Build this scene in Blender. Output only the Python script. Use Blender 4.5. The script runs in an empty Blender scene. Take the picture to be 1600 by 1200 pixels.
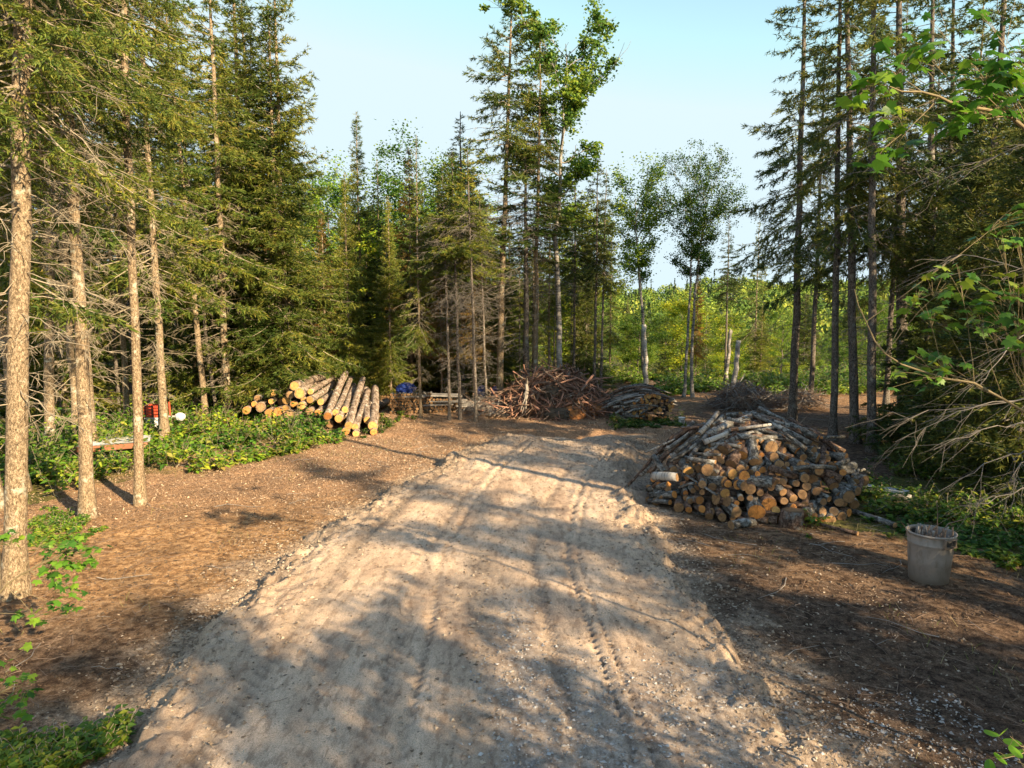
import bpy, math, random
import numpy as np
from mathutils import Vector, Matrix
R = math.radians
rng = np.random.default_rng(7)
random.seed(7)
scene = bpy.context.scene

# ------------------------------------------------------------------ camera
CAMZ = 3.6
PITCH = math.atan(110 / 1080)
cam_d = bpy.data.cameras.new('camera')
cam = bpy.data.objects.new('camera', cam_d)
scene.collection.objects.link(cam)
cam.location = (0, 0, CAMZ)
cam.rotation_euler = (math.pi / 2 - PITCH, 0, 0)
cam_d.sensor_width = 36
cam_d.lens = 36 * 1080 / 1600
cam_d.clip_start = 0.05
cam_d.clip_end = 3000
scene.camera = cam

# ------------------------------------------------------------------ light
SUN_EL, SUN_AZ = 25.0, 135.0      # azimuth clockwise from +Y : the sun stands behind the camera to the right
w = bpy.data.worlds.new('World'); scene.world = w
w.use_nodes = True
nt = w.node_tree; nt.nodes.clear()
sky = nt.nodes.new('ShaderNodeTexSky'); sky.sky_type = 'NISHITA'
sky.sun_disc = False
sky.sun_elevation = R(SUN_EL); sky.sun_rotation = R(SUN_AZ)
sky.altitude = 100; sky.air_density = 1.0; sky.dust_density = 0.6; sky.ozone_density = 1.0
bg = nt.nodes.new('ShaderNodeBackground'); bg.inputs['Strength'].default_value = 0.15
wo = nt.nodes.new('ShaderNodeOutputWorld')
tint = nt.nodes.new('ShaderNodeMix'); tint.data_type = 'RGBA'; tint.blend_type = 'MULTIPLY'; tint.inputs[0].default_value = 1.0; tint.inputs[7].default_value = (0.98, 0.975, 0.93, 1)
hs = nt.nodes.new('ShaderNodeHueSaturation'); hs.inputs['Saturation'].default_value = 1.0; hs.inputs['Value'].default_value = 0.92
nt.links.new(sky.outputs[0], hs.inputs['Color']); cap_ = nt.nodes.new('ShaderNodeMix'); cap_.data_type = 'RGBA'; cap_.blend_type = 'DARKEN'; cap_.inputs[0].default_value = 1.0; cap_.inputs[7].default_value = (1.78, 2.20, 2.50, 1)
nt.links.new(hs.outputs[0], cap_.inputs[6]); nt.links.new(cap_.outputs[2], tint.inputs[6]); nt.links.new(tint.outputs[2], bg.inputs[0]); nt.links.new(bg.outputs[0], wo.inputs[0])
sd = bpy.data.lights.new('sun', 'SUN'); sd.energy = 4.8; sd.angle = R(0.6); sd.color = (1.0, 0.78, 0.49)
sun = bpy.data.objects.new('sun', sd); scene.collection.objects.link(sun)
SV = Vector((math.sin(R(SUN_AZ)) * math.cos(R(SUN_EL)), math.cos(R(SUN_AZ)) * math.cos(R(SUN_EL)), math.sin(R(SUN_EL))))
sun.rotation_euler = SV.to_track_quat('Z', 'Y').to_euler()
scene.view_settings.view_transform = 'Standard'
scene.view_settings.look = 'None'
scene.view_settings.exposure = 1.58
scene.view_settings.gamma = 1.0
scene.cycles.max_bounces = 6
scene.cycles.transparent_max_bounces = 4
scene.cycles.use_adaptive_sampling = True
scene.cycles.adaptive_threshold = 0.02

# ------------------------------------------------------------------ maths helpers
cp, sp = math.cos(PITCH), math.sin(PITCH)
def ray(px, py):
    dx, dy = (px - 800) / 1080, (600 - py) / 1080
    return np.array([dx, cp + dy * sp, -sp + dy * cp])
def at(px, py, z=0.0):
    d = ray(px, py); t = (z - CAMZ) / d[2]
    return np.array([0, 0, CAMZ]) + d * t
def atY(px, py, Y):
    d = ray(px, py)
    return np.array([0, 0, CAMZ]) + d * (Y / d[1])

_lat = np.random.default_rng(3).random((256, 256))
def vnoise(x, y):
    xi = np.floor(x).astype(int); yi = np.floor(y).astype(int)
    fx = x - xi; fy = y - yi
    fx = fx * fx * (3 - 2 * fx); fy = fy * fy * (3 - 2 * fy)
    a = _lat[xi & 255, yi & 255]; b = _lat[(xi + 1) & 255, yi & 255]
    c = _lat[xi & 255, (yi + 1) & 255]; d = _lat[(xi + 1) & 255, (yi + 1) & 255]
    return (a * (1 - fx) + b * fx) * (1 - fy) + (c * (1 - fx) + d * fx) * fy
def fbm(x, y, s, o=4, g=0.5):
    r = 0; a = 1; t = 0
    for i in range(o):
        r = r + a * vnoise(x / s + 17.3 * i, y / s - 9.1 * i); t += a; a *= g; s /= 2.03
    return r / t - 0.5
def sstep(a, b, x):
    t = np.clip((x - a) / (b - a), 0, 1); return t * t * (3 - 2 * t)

# ------------------------------------------------------------------ mesh helpers
class Geo:
    def __init__(s): s.V = []; s.F = []; s.n = 0
    def add(s, V, F, m=0):
        V = np.asarray(V, float).reshape(-1, 3); F = np.asarray(F, int)
        s.F.append((F + s.n, m)); s.V.append(V); s.n += len(V)
    def tubes(s, P, Rr, sides=4, m=0, cap=False, jitter=0.0):
        """P (n,k,3) polylines, Rr (n,k) radii"""
        P = np.asarray(P, float); Rr = np.asarray(Rr, float)
        if P.ndim == 2: P = P[None]; Rr = Rr[None]
        n, k, _ = P.shape
        T = np.gradient(P, axis=1); T /= np.linalg.norm(T, axis=2, keepdims=True) + 1e-9
        mean = T.mean(axis=1, keepdims=True)
        ref = np.where(np.abs(mean[..., 2:3]) > 0.8, np.array([1.0, 0.03, 0]), np.array([0.02, 0.01, 1.0]))
        ref = np.broadcast_to(ref, P.shape)
        U = np.cross(T, ref); U /= np.linalg.norm(U, axis=2, keepdims=True) + 1e-9
        W = np.cross(T, U)
        a = np.arange(sides) * 2 * math.pi / sides
        rr = Rr[:, :, None]
        if jitter: rr = rr * (1 + jitter * rng.normal(size=(n, k, sides)))
        V = P[:, :, None, :] + rr[..., None] * (U[:, :, None, :] * np.cos(a)[None, None, :, None] + W[:, :, None, :] * np.sin(a)[None, None, :, None])
        idx = np.arange(n * k * sides).reshape(n, k, sides)
        A = idx[:, :-1, :]; B = idx[:, 1:, :]
        F = np.stack([A, np.roll(A, -1, 2), np.roll(B, -1, 2), B], -1).reshape(-1, 4)
        s.add(V.reshape(-1, 3), F, m)
        if cap:
            base = s.n - n * k * sides
            c0 = idx[:, 0, ::-1]; c1 = idx[:, -1, :]
            s.F.append((c0 + base, m)); s.F.append((c1 + base, m))
    def mesh(s, name, mats, smooth=True):
        me = bpy.data.meshes.new(name)
        V = np.concatenate(s.V) if s.V else np.zeros((0, 3))
        me.vertices.add(len(V)); me.vertices.foreach_set('co', V.astype(np.float32).ravel())
        nl = sum(f.size for f, _ in s.F); nf = sum(len(f) for f, _ in s.F)
        me.loops.add(nl); me.polygons.add(nf)
        li = np.concatenate([f.ravel() for f, _ in s.F]).astype(np.int32)
        tot = np.concatenate([np.full(len(f), f.shape[1]) for f, _ in s.F])
        st = np.concatenate([[0], np.cumsum(tot)[:-1]]).astype(np.int32)
        mi = np.concatenate([np.full(len(f), m) for f, m in s.F]).astype(np.int32)
        me.loops.foreach_set('vertex_index', li)
        me.polygons.foreach_set('loop_start', st)
        me.polygons.foreach_set('material_index', mi)
        me.polygons.foreach_set('use_smooth', np.full(nf, smooth))
        for mt in mats: me.materials.append(mt)
        me.update(calc_edges=True)
        me.validate()
        return me
def link(o):
    scene.collection.objects.link(o); return o
def obj(name, me, parent=None, loc=None):
    o = bpy.data.objects.new(name, me); link(o)
    if parent is not None: o.parent = parent
    if loc is not None: o.location = loc
    return o
def tag(o, label=None, cat=None, group=None, kind=None):
    if label: o['label'] = label
    if cat: o['category'] = cat
    if group: o['group'] = group
    if kind: o['kind'] = kind
    return o
def empty(name, loc, rz=0.0):
    o = bpy.data.objects.new(name, None); link(o); o.location = loc; o.rotation_euler = (0, 0, rz); o.empty_display_size = 0.2
    return o
def boxgeo(g, c, s, m=0, rot=None):
    c = np.array(c, float); s = np.array(s, float) / 2
    V = np.array([[x, y, z] for x in (-1, 1) for y in (-1, 1) for z in (-1, 1)], float) * s
    if rot is not None: V = V @ np.array(rot).T
    F = [[0, 1, 3, 2], [4, 6, 7, 5], [0, 4, 5, 1], [2, 3, 7, 6], [0, 2, 6, 4], [1, 5, 7, 3]]
    g.add(V + c, F, m)

# ------------------------------------------------------------------ materials
def newmat(name):
    m = bpy.data.materials.new(name); m.use_nodes = True
    t = m.node_tree; b = t.nodes['Principled BSDF']
    return m, t, b
def N(t, typ, **kw):
    n = t.nodes.new(typ)
    for k, v in kw.items():
        if k in n.inputs: n.inputs[k].default_value = v
        else: setattr(n, k, v)
    return n
def ramp(t, stops, fac=None, interp='LINEAR'):
    n = t.nodes.new('ShaderNodeValToRGB'); n.color_ramp.interpolation = interp
    e = n.color_ramp.elements
    while len(e) > 1: e.remove(e[-1])
    e[0].position = stops[0][0]; e[0].color = (*stops[0][1], 1)
    for p, c in stops[1:]:
        x = e.new(p); x.color = (*c, 1)
    if fac is not None: t.links.new(fac, n.inputs[0])
    return n
def coords(t, scale=(1, 1, 1), rnd=True):
    tc = N(t, 'ShaderNodeTexCoord'); mp = N(t, 'ShaderNodeMapping'); mp.inputs['Scale'].default_value = scale
    t.links.new(tc.outputs['Object'], mp.inputs[0])
    if rnd:
        oi = N(t, 'ShaderNodeObjectInfo'); ml = N(t, 'ShaderNodeMath', operation='MULTIPLY'); ml.inputs[1].default_value = 37.0
        t.links.new(oi.outputs['Random'], ml.inputs[0]); cb = N(t, 'ShaderNodeCombineXYZ')
        for i in range(3): t.links.new(ml.outputs[0], cb.inputs[i])
        t.links.new(cb.outputs[0], mp.inputs['Location'])
    return mp.outputs[0]
def mixc(t, fac, a, b, mode='MIX'):
    n = t.nodes.new('ShaderNodeMix'); n.data_type = 'RGBA'; n.blend_type = mode
    for sock, v in ((n.inputs[0], fac), (n.inputs[6], a), (n.inputs[7], b)):
        if isinstance(v, (int, float)): sock.default_value = v
        elif isinstance(v, tuple): sock.default_value = (*v, 1)
        else: t.links.new(v, sock)
    return n.outputs[2]
def noise(t, vec, scale, detail=4, rough=0.55, dist=0.0):
    n = N(t, 'ShaderNodeTexNoise'); n.inputs['Scale'].default_value = scale; n.inputs['Detail'].default_value = detail
    n.inputs['Roughness'].default_value = rough; n.inputs['Distortion'].default_value = dist
    t.links.new(vec, n.inputs['Vector']); return n.outputs[0]
def bump(t, b, h, strength=0.5, dist=0.02):
    n = N(t, 'ShaderNodeBump'); n.inputs['Strength'].default_value = strength; n.inputs['Distance'].default_value = dist
    t.links.new(h, n.inputs['Height']); t.links.new(n.outputs[0], b.inputs['Normal'])

def leafmat(name, cols, transl=0.3, rough=0.6, obvar=0.35, spec=0.25):
    m, t, b = newmat(name)
    ge = N(t, 'ShaderNodeNewGeometry')
    rc = ramp(t, [(i / (len(cols) - 1), c) for i, c in enumerate(cols)], ge.outputs['Random Per Island'])
    oi = N(t, 'ShaderNodeObjectInfo')
    rv = ramp(t, [(0, (1 - obvar, 1 - obvar * 0.8, 1 - obvar)), (0.5, (1, 1, 1)), (1, (1 + obvar * 0.7, 1 + obvar * 0.6, 1 + obvar * 0.1))], oi.outputs['Random'])
    c = mixc(t, 1.0, rc.outputs[0], rv.outputs[0], 'MULTIPLY')
    # metre-scale variation inside the crown
    nz = noise(t, coords(t, (1, 1, 1)), 0.55, 2)
    r2 = ramp(t, [(0.38, (0.62, 0.76, 0.75)), (0.62, (1.35, 1.18, 0.9))], nz)
    c = mixc(t, 1.0, c, r2.outputs[0], 'MULTIPLY')
    t.links.new(c, b.inputs['Base Color']); b.inputs['Roughness'].default_value = rough
    b.inputs['Specular IOR Level'].default_value = spec
    tr = N(t, 'ShaderNodeBsdfTranslucent'); t.links.new(c, tr.inputs[0])
    mx = N(t, 'ShaderNodeMixShader'); mx.inputs[0].default_value = transl
    t.links.new(b.outputs[0], mx.inputs[1]); t.links.new(tr.outputs[0], mx.inputs[2])
    t.links.new(mx.outputs[0], t.nodes['Material Output'].inputs[0])
    return m
def barkmat(name, dark, mid, light, stretch=0.25, scale=14, patch=None, horiz=False, bs=0.8):
    m, t, b = newmat(name)
    sc = (1, 1, stretch) if not horiz else (0.3, 0.3, 1)
    v = coords(t, sc)
    n1 = noise(t, v, scale, 6, 0.65, 0.3)
    rc = ramp(t, [(0.38, dark), (0.5, mid), (0.62, light)], n1)
    c = rc.outputs[0]
    vo = N(t, 'ShaderNodeTexVoronoi'); vo.inputs['Scale'].default_value = scale * 1.7; t.links.new(v, vo.inputs['Vector'])
    vo.feature = 'DISTANCE_TO_EDGE'; rr = ramp(t, [(0.0, (0.38, 0.36, 0.34)), (0.12, (1.0, 1.0, 1.0)), (0.5, (1.15, 1.15, 1.15))], vo.outputs['Distance'])
    c = mixc(t, 1.0, c, rr.outputs[0], 'MULTIPLY')
    if patch:
        n2 = noise(t, coords(t, (1, 1, 1)), 5, 5, 0.7)
        rp = ramp(t, [(0.56, (0, 0, 0)), (0.64, (1, 1, 1))], n2)
        c = mixc(t, rp.outputs[0], c, patch)
    t.links.new(c, b.inputs['Base Color']); b.inputs['Roughness'].default_value = 0.9; b.inputs['Specular IOR Level'].default_value = 0.15
    bump(t, b, n1, bs, 0.025)
    return m
def birchmat(name, white=(0.55, 0.52, 0.47), dk=(0.06, 0.05, 0.045), amt=0.0):
    m, t, b = newmat(name)
    v = coords(t, (1.2, 1.2, 9)); n1 = noise(t, v, 3.2, 4, 0.6)
    r1 = ramp(t, [(0.55 - amt, white), (0.66 - amt, dk)], n1)
    n2 = noise(t, coords(t), 3.0, 4, 0.6); r2 = ramp(t, [(0.4, (1, 1, 1)), (0.68, (0.45, 0.42, 0.4))], n2)
    c = mixc(t, 1.0, r1.outputs[0], r2.outputs[0], 'MULTIPLY')
    t.links.new(c, b.inputs['Base Color']); b.inputs['Roughness'].default_value = 0.75
    bump(t, b, n1, 0.4, 0.01)
    return m
def endmat(name, core, outer, rim):
    m, t, b = newmat(name)
    tc = N(t, 'ShaderNodeTexCoord'); nz = noise(t, coords(t), 9, 3)
    sep = N(t, 'ShaderNodeVectorMath', operation='LENGTH'); t.links.new(tc.outputs['Object'], sep.inputs[0])
    ad = N(t, 'ShaderNodeMath', operation='MULTIPLY_ADD'); t.links.new(nz, ad.inputs[0]); ad.inputs[1].default_value = 0.04
    t.links.new(sep.outputs['Value'], ad.inputs[2])
    wv = N(t, 'ShaderNodeMath', operation='MULTIPLY'); wv.inputs[1].default_value = 300; t.links.new(ad.outputs[0], wv.inputs[0])
    sn = N(t, 'ShaderNodeMath', operation='SINE'); t.links.new(wv.outputs[0], sn.inputs[0])
    rr = ramp(t, [(0.0, (0.55, 0.5, 0.45)), (0.6, (1.08, 1.08, 1.08))], sn.outputs[0])
    r1 = ramp(t, [(0.02, core), (0.09, outer), (0.17, rim)], ad.outputs[0])
    n2 = noise(t, coords(t), 22, 4, 0.7); r3 = ramp(t, [(0.35, (0.6, 0.55, 0.5)), (0.6, (1.1, 1.1, 1.1))], n2)
    c = mixc(t, 0.6, r1.outputs[0], rr.outputs[0], 'MULTIPLY'); c = mixc(t, 0.75, c, r3.outputs[0], 'MULTIPLY')
    sx = N(t, 'ShaderNodeSeparateXYZ'); t.links.new(tc.outputs['Object'], sx.inputs[0]); at_ = N(t, 'ShaderNodeMath', operation='ARCTAN2'); t.links.new(sx.outputs[0], at_.inputs[0]); t.links.new(sx.outputs[1], at_.inputs[1])
    cx = N(t, 'ShaderNodeCombineXYZ'); t.links.new(at_.outputs[0], cx.inputs[0]); oi2 = N(t, 'ShaderNodeObjectInfo'); m9 = N(t, 'ShaderNodeMath', operation='MULTIPLY'); m9.inputs[1].default_value = 50; t.links.new(oi2.outputs['Random'], m9.inputs[0]); t.links.new(m9.outputs[0], cx.inputs[1])
    ck = ramp(t, [(0.60, (1, 1, 1)), (0.66, (0.35, 0.3, 0.25))], noise(t, cx.outputs[0], 3.5, 2))
    c = mixc(t, 0.8, c, ck.outputs[0], 'MULTIPLY')
    oi = N(t, 'ShaderNodeObjectInfo'); ro = ramp(t, [(0, (0.6, 0.55, 0.5)), (1, (1.15, 1.1, 1.05))], oi.outputs['Random'])
    c = mixc(t, 1.0, c, ro.outputs[0], 'MULTIPLY')
    t.links.new(c, b.inputs['Base Color']); b.inputs['Roughness'].default_value = 0.8
    bump(t, b, n2, 0.4, 0.01)
    return m
def plain(name, c, rough=0.6, var=0.25, scale=12, metal=0.0, bs=0.2):
    m, t, b = newmat(name)
    n1 = noise(t, coords(t), scale, 5, 0.6)
    r1 = ramp(t, [(0.3, tuple(x * (1 - var) for x in c)), (0.7, tuple(min(1, x * (1 + var)) for x in c))], n1)
    t.links.new(r1.outputs[0], b.inputs['Base Color']); b.inputs['Roughness'].default_value = rough; b.inputs['Metallic'].default_value = metal
    bump(t, b, n1, bs, 0.01)
    return m

M = {}
M['needle'] = leafmat('spruce_needles', [(0.050, 0.090, 0.022), (0.095, 0.145, 0.030), (0.155, 0.20, 0.038), (0.22, 0.25, 0.048), (0.22, 0.18, 0.06)], 0.35)
M['needle_dark'] = leafmat('dark_spruce_needles', [(0.045, 0.075, 0.026), (0.085, 0.12, 0.034), (0.14, 0.17, 0.042), (0.23, 0.22, 0.055)], 0.35)
M['needle_brown'] = leafmat('browned_needles', [(0.15, 0.13, 0.03), (0.24, 0.155, 0.05), (0.32, 0.17, 0.06), (0.15, 0.15, 0.035)], 0.3)
M['leaf_green'] = leafmat('green_leaves', [(0.05, 0.12, 0.022), (0.10, 0.20, 0.028), (0.17, 0.27, 0.035), (0.25, 0.31, 0.04)], 0.35, 0.5, 0.55)
M['leaf_yellow'] = leafmat('yellow_green_leaves', [(0.08, 0.15, 0.018), (0.16, 0.24, 0.022), (0.26, 0.32, 0.028), (0.37, 0.36, 0.035)], 0.4, 0.5, 0.55)
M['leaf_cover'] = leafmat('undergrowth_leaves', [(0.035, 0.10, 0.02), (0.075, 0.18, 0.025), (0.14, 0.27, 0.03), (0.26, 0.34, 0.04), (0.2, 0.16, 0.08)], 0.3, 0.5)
M['leaf_cover_dark'] = leafmat('shaded_undergrowth_leaves', [(0.03, 0.08, 0.02), (0.06, 0.13, 0.025), (0.10, 0.18, 0.03), (0.25, 0.27, 0.04)], 0.3, 0.5)  # darker copy of the undergrowth leaves, with shade put into the colour
M['maple'] = leafmat('maple_leaves', [(0.05, 0.15, 0.03), (0.10, 0.25, 0.035), (0.17, 0.36, 0.04), (0.28, 0.42, 0.05)], 0.5, 0.4)
M['maple_turning'] = leafmat('turning_maple_leaves', [(0.05, 0.14, 0.03), (0.10, 0.22, 0.035), (0.18, 0.32, 0.04), (0.32, 0.33, 0.04)], 0.4, 0.4)
M['far_leaf'] = leafmat('distant_leaves', [(0.06, 0.12, 0.04), (0.11, 0.20, 0.045), (0.18, 0.28, 0.05), (0.06, 0.09, 0.04)], 0.2)
M['bark'] = barkmat('spruce_bark', (0.13, 0.095, 0.06), (0.27, 0.20, 0.13), (0.42, 0.33, 0.22), 0.5, 40, (0.40, 0.39, 0.31))
M['bark_grey'] = barkmat('grey_bark', (0.06, 0.05, 0.042), (0.15, 0.125, 0.105), (0.27, 0.235, 0.20), 0.5, 36, (0.24, 0.23, 0.2))
M['bark_log'] = barkmat('felled_log_bark', (0.11, 0.08, 0.06), (0.27, 0.20, 0.15), (0.42, 0.34, 0.27), 0.5, 12, (0.46, 0.42, 0.36))
M['bark_fire'] = barkmat('firewood_bark', (0.06, 0.04, 0.03), (0.15, 0.095, 0.07), (0.27, 0.18, 0.13), 0.6, 18, (0.20, 0.19, 0.17))
M['bark_fire_grey'] = barkmat('grey_firewood_bark', (0.05, 0.045, 0.04), (0.15, 0.14, 0.125), (0.29, 0.275, 0.25), 0.5, 18, (0.36, 0.36, 0.34))
M['birch'] = birchmat('birch_bark')
M['birch_dull'] = birchmat('weathered_birch_bark', (0.34, 0.32, 0.29), (0.07, 0.06, 0.05), 0.05)
M['twig'] = plain('dead_twigs', (0.30, 0.25, 0.18), 0.9, 0.35, 8)
M['twig_grey'] = plain('grey_dead_twigs', (0.17, 0.15, 0.13), 0.9, 0.35, 8)
M['stick'] = plain('dry_sticks', (0.21, 0.145, 0.105), 0.9, 0.45, 6)
M['stick_grey'] = plain('weathered_sticks', (0.26, 0.24, 0.22), 0.9, 0.4, 6)
M['end_fresh'] = endmat('fresh_cut_wood', (0.56, 0.33, 0.11), (0.70, 0.44, 0.15), (0.50, 0.31, 0.12))
M['end_old'] = endmat('aged_cut_wood', (0.33, 0.20, 0.10), (0.42, 0.265, 0.13), (0.20, 0.14, 0.08))
M['end_orange'] = endmat('orange_cut_wood', (0.58, 0.26, 0.07), (0.66, 0.31, 0.08), (0.45, 0.20, 0.06))

def farmat():
    m, t, b = newmat('distant_foliage'); a = N(t, 'ShaderNodeAttribute'); a.attribute_name = 'tint'; ge = N(t, 'ShaderNodeNewGeometry')
    base = ramp(t, [(0, (0.030, 0.050, 0.026)), (0.25, (0.045, 0.07, 0.03)), (0.32, (0.06, 0.12, 0.03)), (0.6, (0.12, 0.20, 0.035)), (0.85, (0.20, 0.27, 0.045)), (1, (0.27, 0.30, 0.05))], a.outputs['Fac']).outputs[0]
    v = ramp(t, [(0, (0.6, 0.65, 0.7)), (1, (1.35, 1.25, 1.1))], ge.outputs['Random Per Island']).outputs[0]
    t.links.new(mixc(t, 1.0, base, v, 'MULTIPLY'), b.inputs['Base Color']); b.inputs['Roughness'].default_value = 0.7; b.inputs['Specular IOR Level'].default_value = 0.15
    return m
M['far_leaf'] = farmat()
def groundmat():
    m, t, b = newmat('forest_soil')
    v = coords(t, (1, 1, 1), False)
    def attr(n): a = N(t, 'ShaderNodeAttribute'); a.attribute_name = n; return a.outputs['Fac']
    n1 = noise(t, v, 1.1, 6, 0.65); n2 = noise(t, v, 60, 6, 0.8); n3 = noise(t, v, 9, 5, 0.7)
    dark = ramp(t, [(0.38, (0.050, 0.034, 0.024)), (0.5, (0.115, 0.078, 0.054)), (0.62, (0.19, 0.135, 0.095))], n3).outputs[0]
    orange = ramp(t, [(0.38, (0.15, 0.085, 0.045)), (0.5, (0.34, 0.205, 0.10)), (0.62, (0.50, 0.33, 0.18))], n3).outputs[0]
    chips = ramp(t, [(0.38, (0.09, 0.055, 0.036)), (0.5, (0.29, 0.18, 0.11)), (0.60, (0.48, 0.33, 0.21))], n2).outputs[0]
    green = ramp(t, [(0.35, (0.05, 0.065, 0.02)), (0.6, (0.11, 0.12, 0.03))], n3).outputs[0]
    c = mixc(t, attr('soil'), dark, orange)
    c = mixc(t, attr('chip'), c, chips)
    c = mixc(t, attr('green'), c, green)
    c = mixc(t, attr('sand'), c, ramp(t, [(0.38, (0.22, 0.165, 0.12)), (0.5, (0.40, 0.31, 0.225)), (0.62, (0.52, 0.42, 0.31))], n3).outputs[0])
    speck = ramp(t, [(0.42, (0.45, 0.42, 0.38)), (0.5, (1, 1, 1)), (0.6, (1.5, 1.42, 1.35))], n2).outputs[0]
    c = mixc(t, 0.8, c, speck, 'MULTIPLY')
    big = ramp(t, [(0.35, (0.75, 0.75, 0.78)), (0.65, (1.2, 1.15, 1.1))], n1).outputs[0]
    c = mixc(t, 1.0, c, big, 'MULTIPLY')
    t.links.new(c, b.inputs['Base Color']); b.inputs['Roughness'].default_value = 0.95; b.inputs['Specular IOR Level'].default_value = 0.1
    bump(t, b, n2, 0.8, 0.03)
    return m
def roadmat():
    m, t, b = newmat('sandy_gravel_road')
    v = coords(t, (1, 1, 1), False); vs = coords(t, (2.2, 0.7, 1), False)
    n1 = noise(t, vs, 0.9, 6, 0.65); n2 = noise(t, v, 85, 6, 0.8); n5 = noise(t, v, 240, 3, 0.8); n3 = noise(t, v, 16, 6, 0.75); n4 = noise(t, vs, 5, 6, 0.7)
    c = ramp(t, [(0.36, (0.48, 0.35, 0.255)), (0.5, (0.63, 0.475, 0.345)), (0.64, (0.76, 0.59, 0.44))], n1).outputs[0]
    sp_ = ramp(t, [(0.38, (0.36, 0.33, 0.31)), (0.46, (0.9, 0.88, 0.86)), (0.56, (1.05, 1.05, 1.05)), (0.64, (1.35, 1.35, 1.35))], n2).outputs[0]
    c = mixc(t, 0.85, c, sp_, 'MULTIPLY')
    c = mixc(t, 0.8, c, ramp(t, [(0.38, (0.5, 0.47, 0.45)), (0.5, (1, 1, 1)), (0.62, (1.25, 1.25, 1.25))], n5).outputs[0], 'MULTIPLY')
    a = N(t, 'ShaderNodeAttribute'); a.attribute_name = 'gravel'
    gcol = ramp(t, [(0.38, (0.10, 0.085, 0.075)), (0.5, (0.27, 0.245, 0.22)), (0.66, (0.5, 0.47, 0.45))], n3).outputs[0]
    c = mixc(t, a.outputs['Fac'], c, gcol)
    a2 = N(t, 'ShaderNodeAttribute'); a2.attribute_name = 'clod'
    c = mixc(t, a2.outputs['Fac'], c, ramp(t, [(0.3, (0.11, 0.08, 0.055)), (0.5, (0.26, 0.20, 0.15)), (0.7, (0.40, 0.33, 0.25))], n3).outputs[0])
    st = ramp(t, [(0.40, (0.60, 0.56, 0.53)), (0.48, (0.96, 0.95, 0.94)), (0.6, (1.1, 1.08, 1.05))], n4).outputs[0]
    c = mixc(t, 0.8, c, st, 'MULTIPLY')
    t.links.new(c, b.inputs['Base Color']); b.inputs['Roughness'].default_value = 0.93; b.inputs['Specular IOR Level'].default_value = 0.12
    bump(t, b, mixc(t, 0.5, n3, n2), 0.8, 0.035)
    return m
M['ground'] = groundmat(); M['road'] = roadmat()

# ------------------------------------------------------------------ ground
RY = np.array([0, 5.2, 9.3, 12.2, 15, 18, 20.5]); RX = np.array([-0.42, -0.46, -0.55, -0.2, 0.35, 1.1, 1.9]); RW = np.array([3.2, 3.15, 3.05, 2.85, 2.55, 2.3, 1.9])
def road_c(y): return np.interp(y, RY, RX)
def road_w(y): return np.interp(y, RY, RW)
def base_h(x, y):
    h = 0.10 * fbm(x, y, 3.0, 3) + 0.25 * fbm(x + 50, y, 14, 2)
    # the clearing ends and the land falls to a valley, then climbs to the far hill
    edge = 36 + 2.0 * fbm(x, y, 9, 2)
    fall = sstep(0, 26, y - edge) * (1 - 0.9 * sstep(-6, -22, x - 0.12 * y))
    h = h - 5.0 * fall
    h = h + 2.6 * sstep(110, 330, y) * 1.0
    h = h + 9.5 * sstep(150, 420, y + 0.3 * np.abs(x - 60)) * (0.8 + 1.2 * fbm(x, y, 130, 2)) + 5 * sstep(0.15, 0.36, x / (np.abs(y) + 1)) * sstep(140, 420, y)
    return h
def ground_h(x, y):
    h = base_h(x, y)
    d = np.abs(x - road_c(y)) - road_w(y)
    near = (1 - sstep(24, 40, y))
    h = h + near * (0.07 * fbm(x + 9, y, 0.7, 4) + 0.025 * fbm(x, y + 5, 0.16, 3))
    h = h - 0.22 * sstep(-0.3, -1.0, d) * (y < 21)
    return h
def axis(segs):
    out = [segs[0][0]]
    for a, b, d in segs:
        n = max(1, int(round((b - a) / d))); out += list(np.linspace(a, b, n + 1)[1:])
    return np.array(out)
def sheet(xs, ys, hf, name, mat, attrs, kind='structure', mask=None):
    X, Y = np.meshgrid(xs, ys); Z = hf(X, Y)
    g = Geo(); nx, ny = len(xs), len(ys)
    idx = np.arange(nx * ny).reshape(ny, nx)
    F = np.stack([idx[:-1, :-1], idx[:-1, 1:], idx[1:, 1:], idx[1:, :-1]], -1).reshape(-1, 4)
    if mask is not None:
        ok = mask(X, Y).ravel(); F = F[ok[F].all(1)]
    g.add(np.stack([X, Y, Z], -1).reshape(-1, 3), F)
    me = g.mesh(name, [mat])
    for an, fn in attrs.items():
        a = me.attributes.new(an, 'FLOAT', 'POINT')
        vals = np.clip(fn(X, Y), 0, 1).astype(np.float32).ravel(); a.data.foreach_set('value', vals[:len(me.vertices)])
    o = obj(name, me); tag(o, kind=kind); return o

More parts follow.
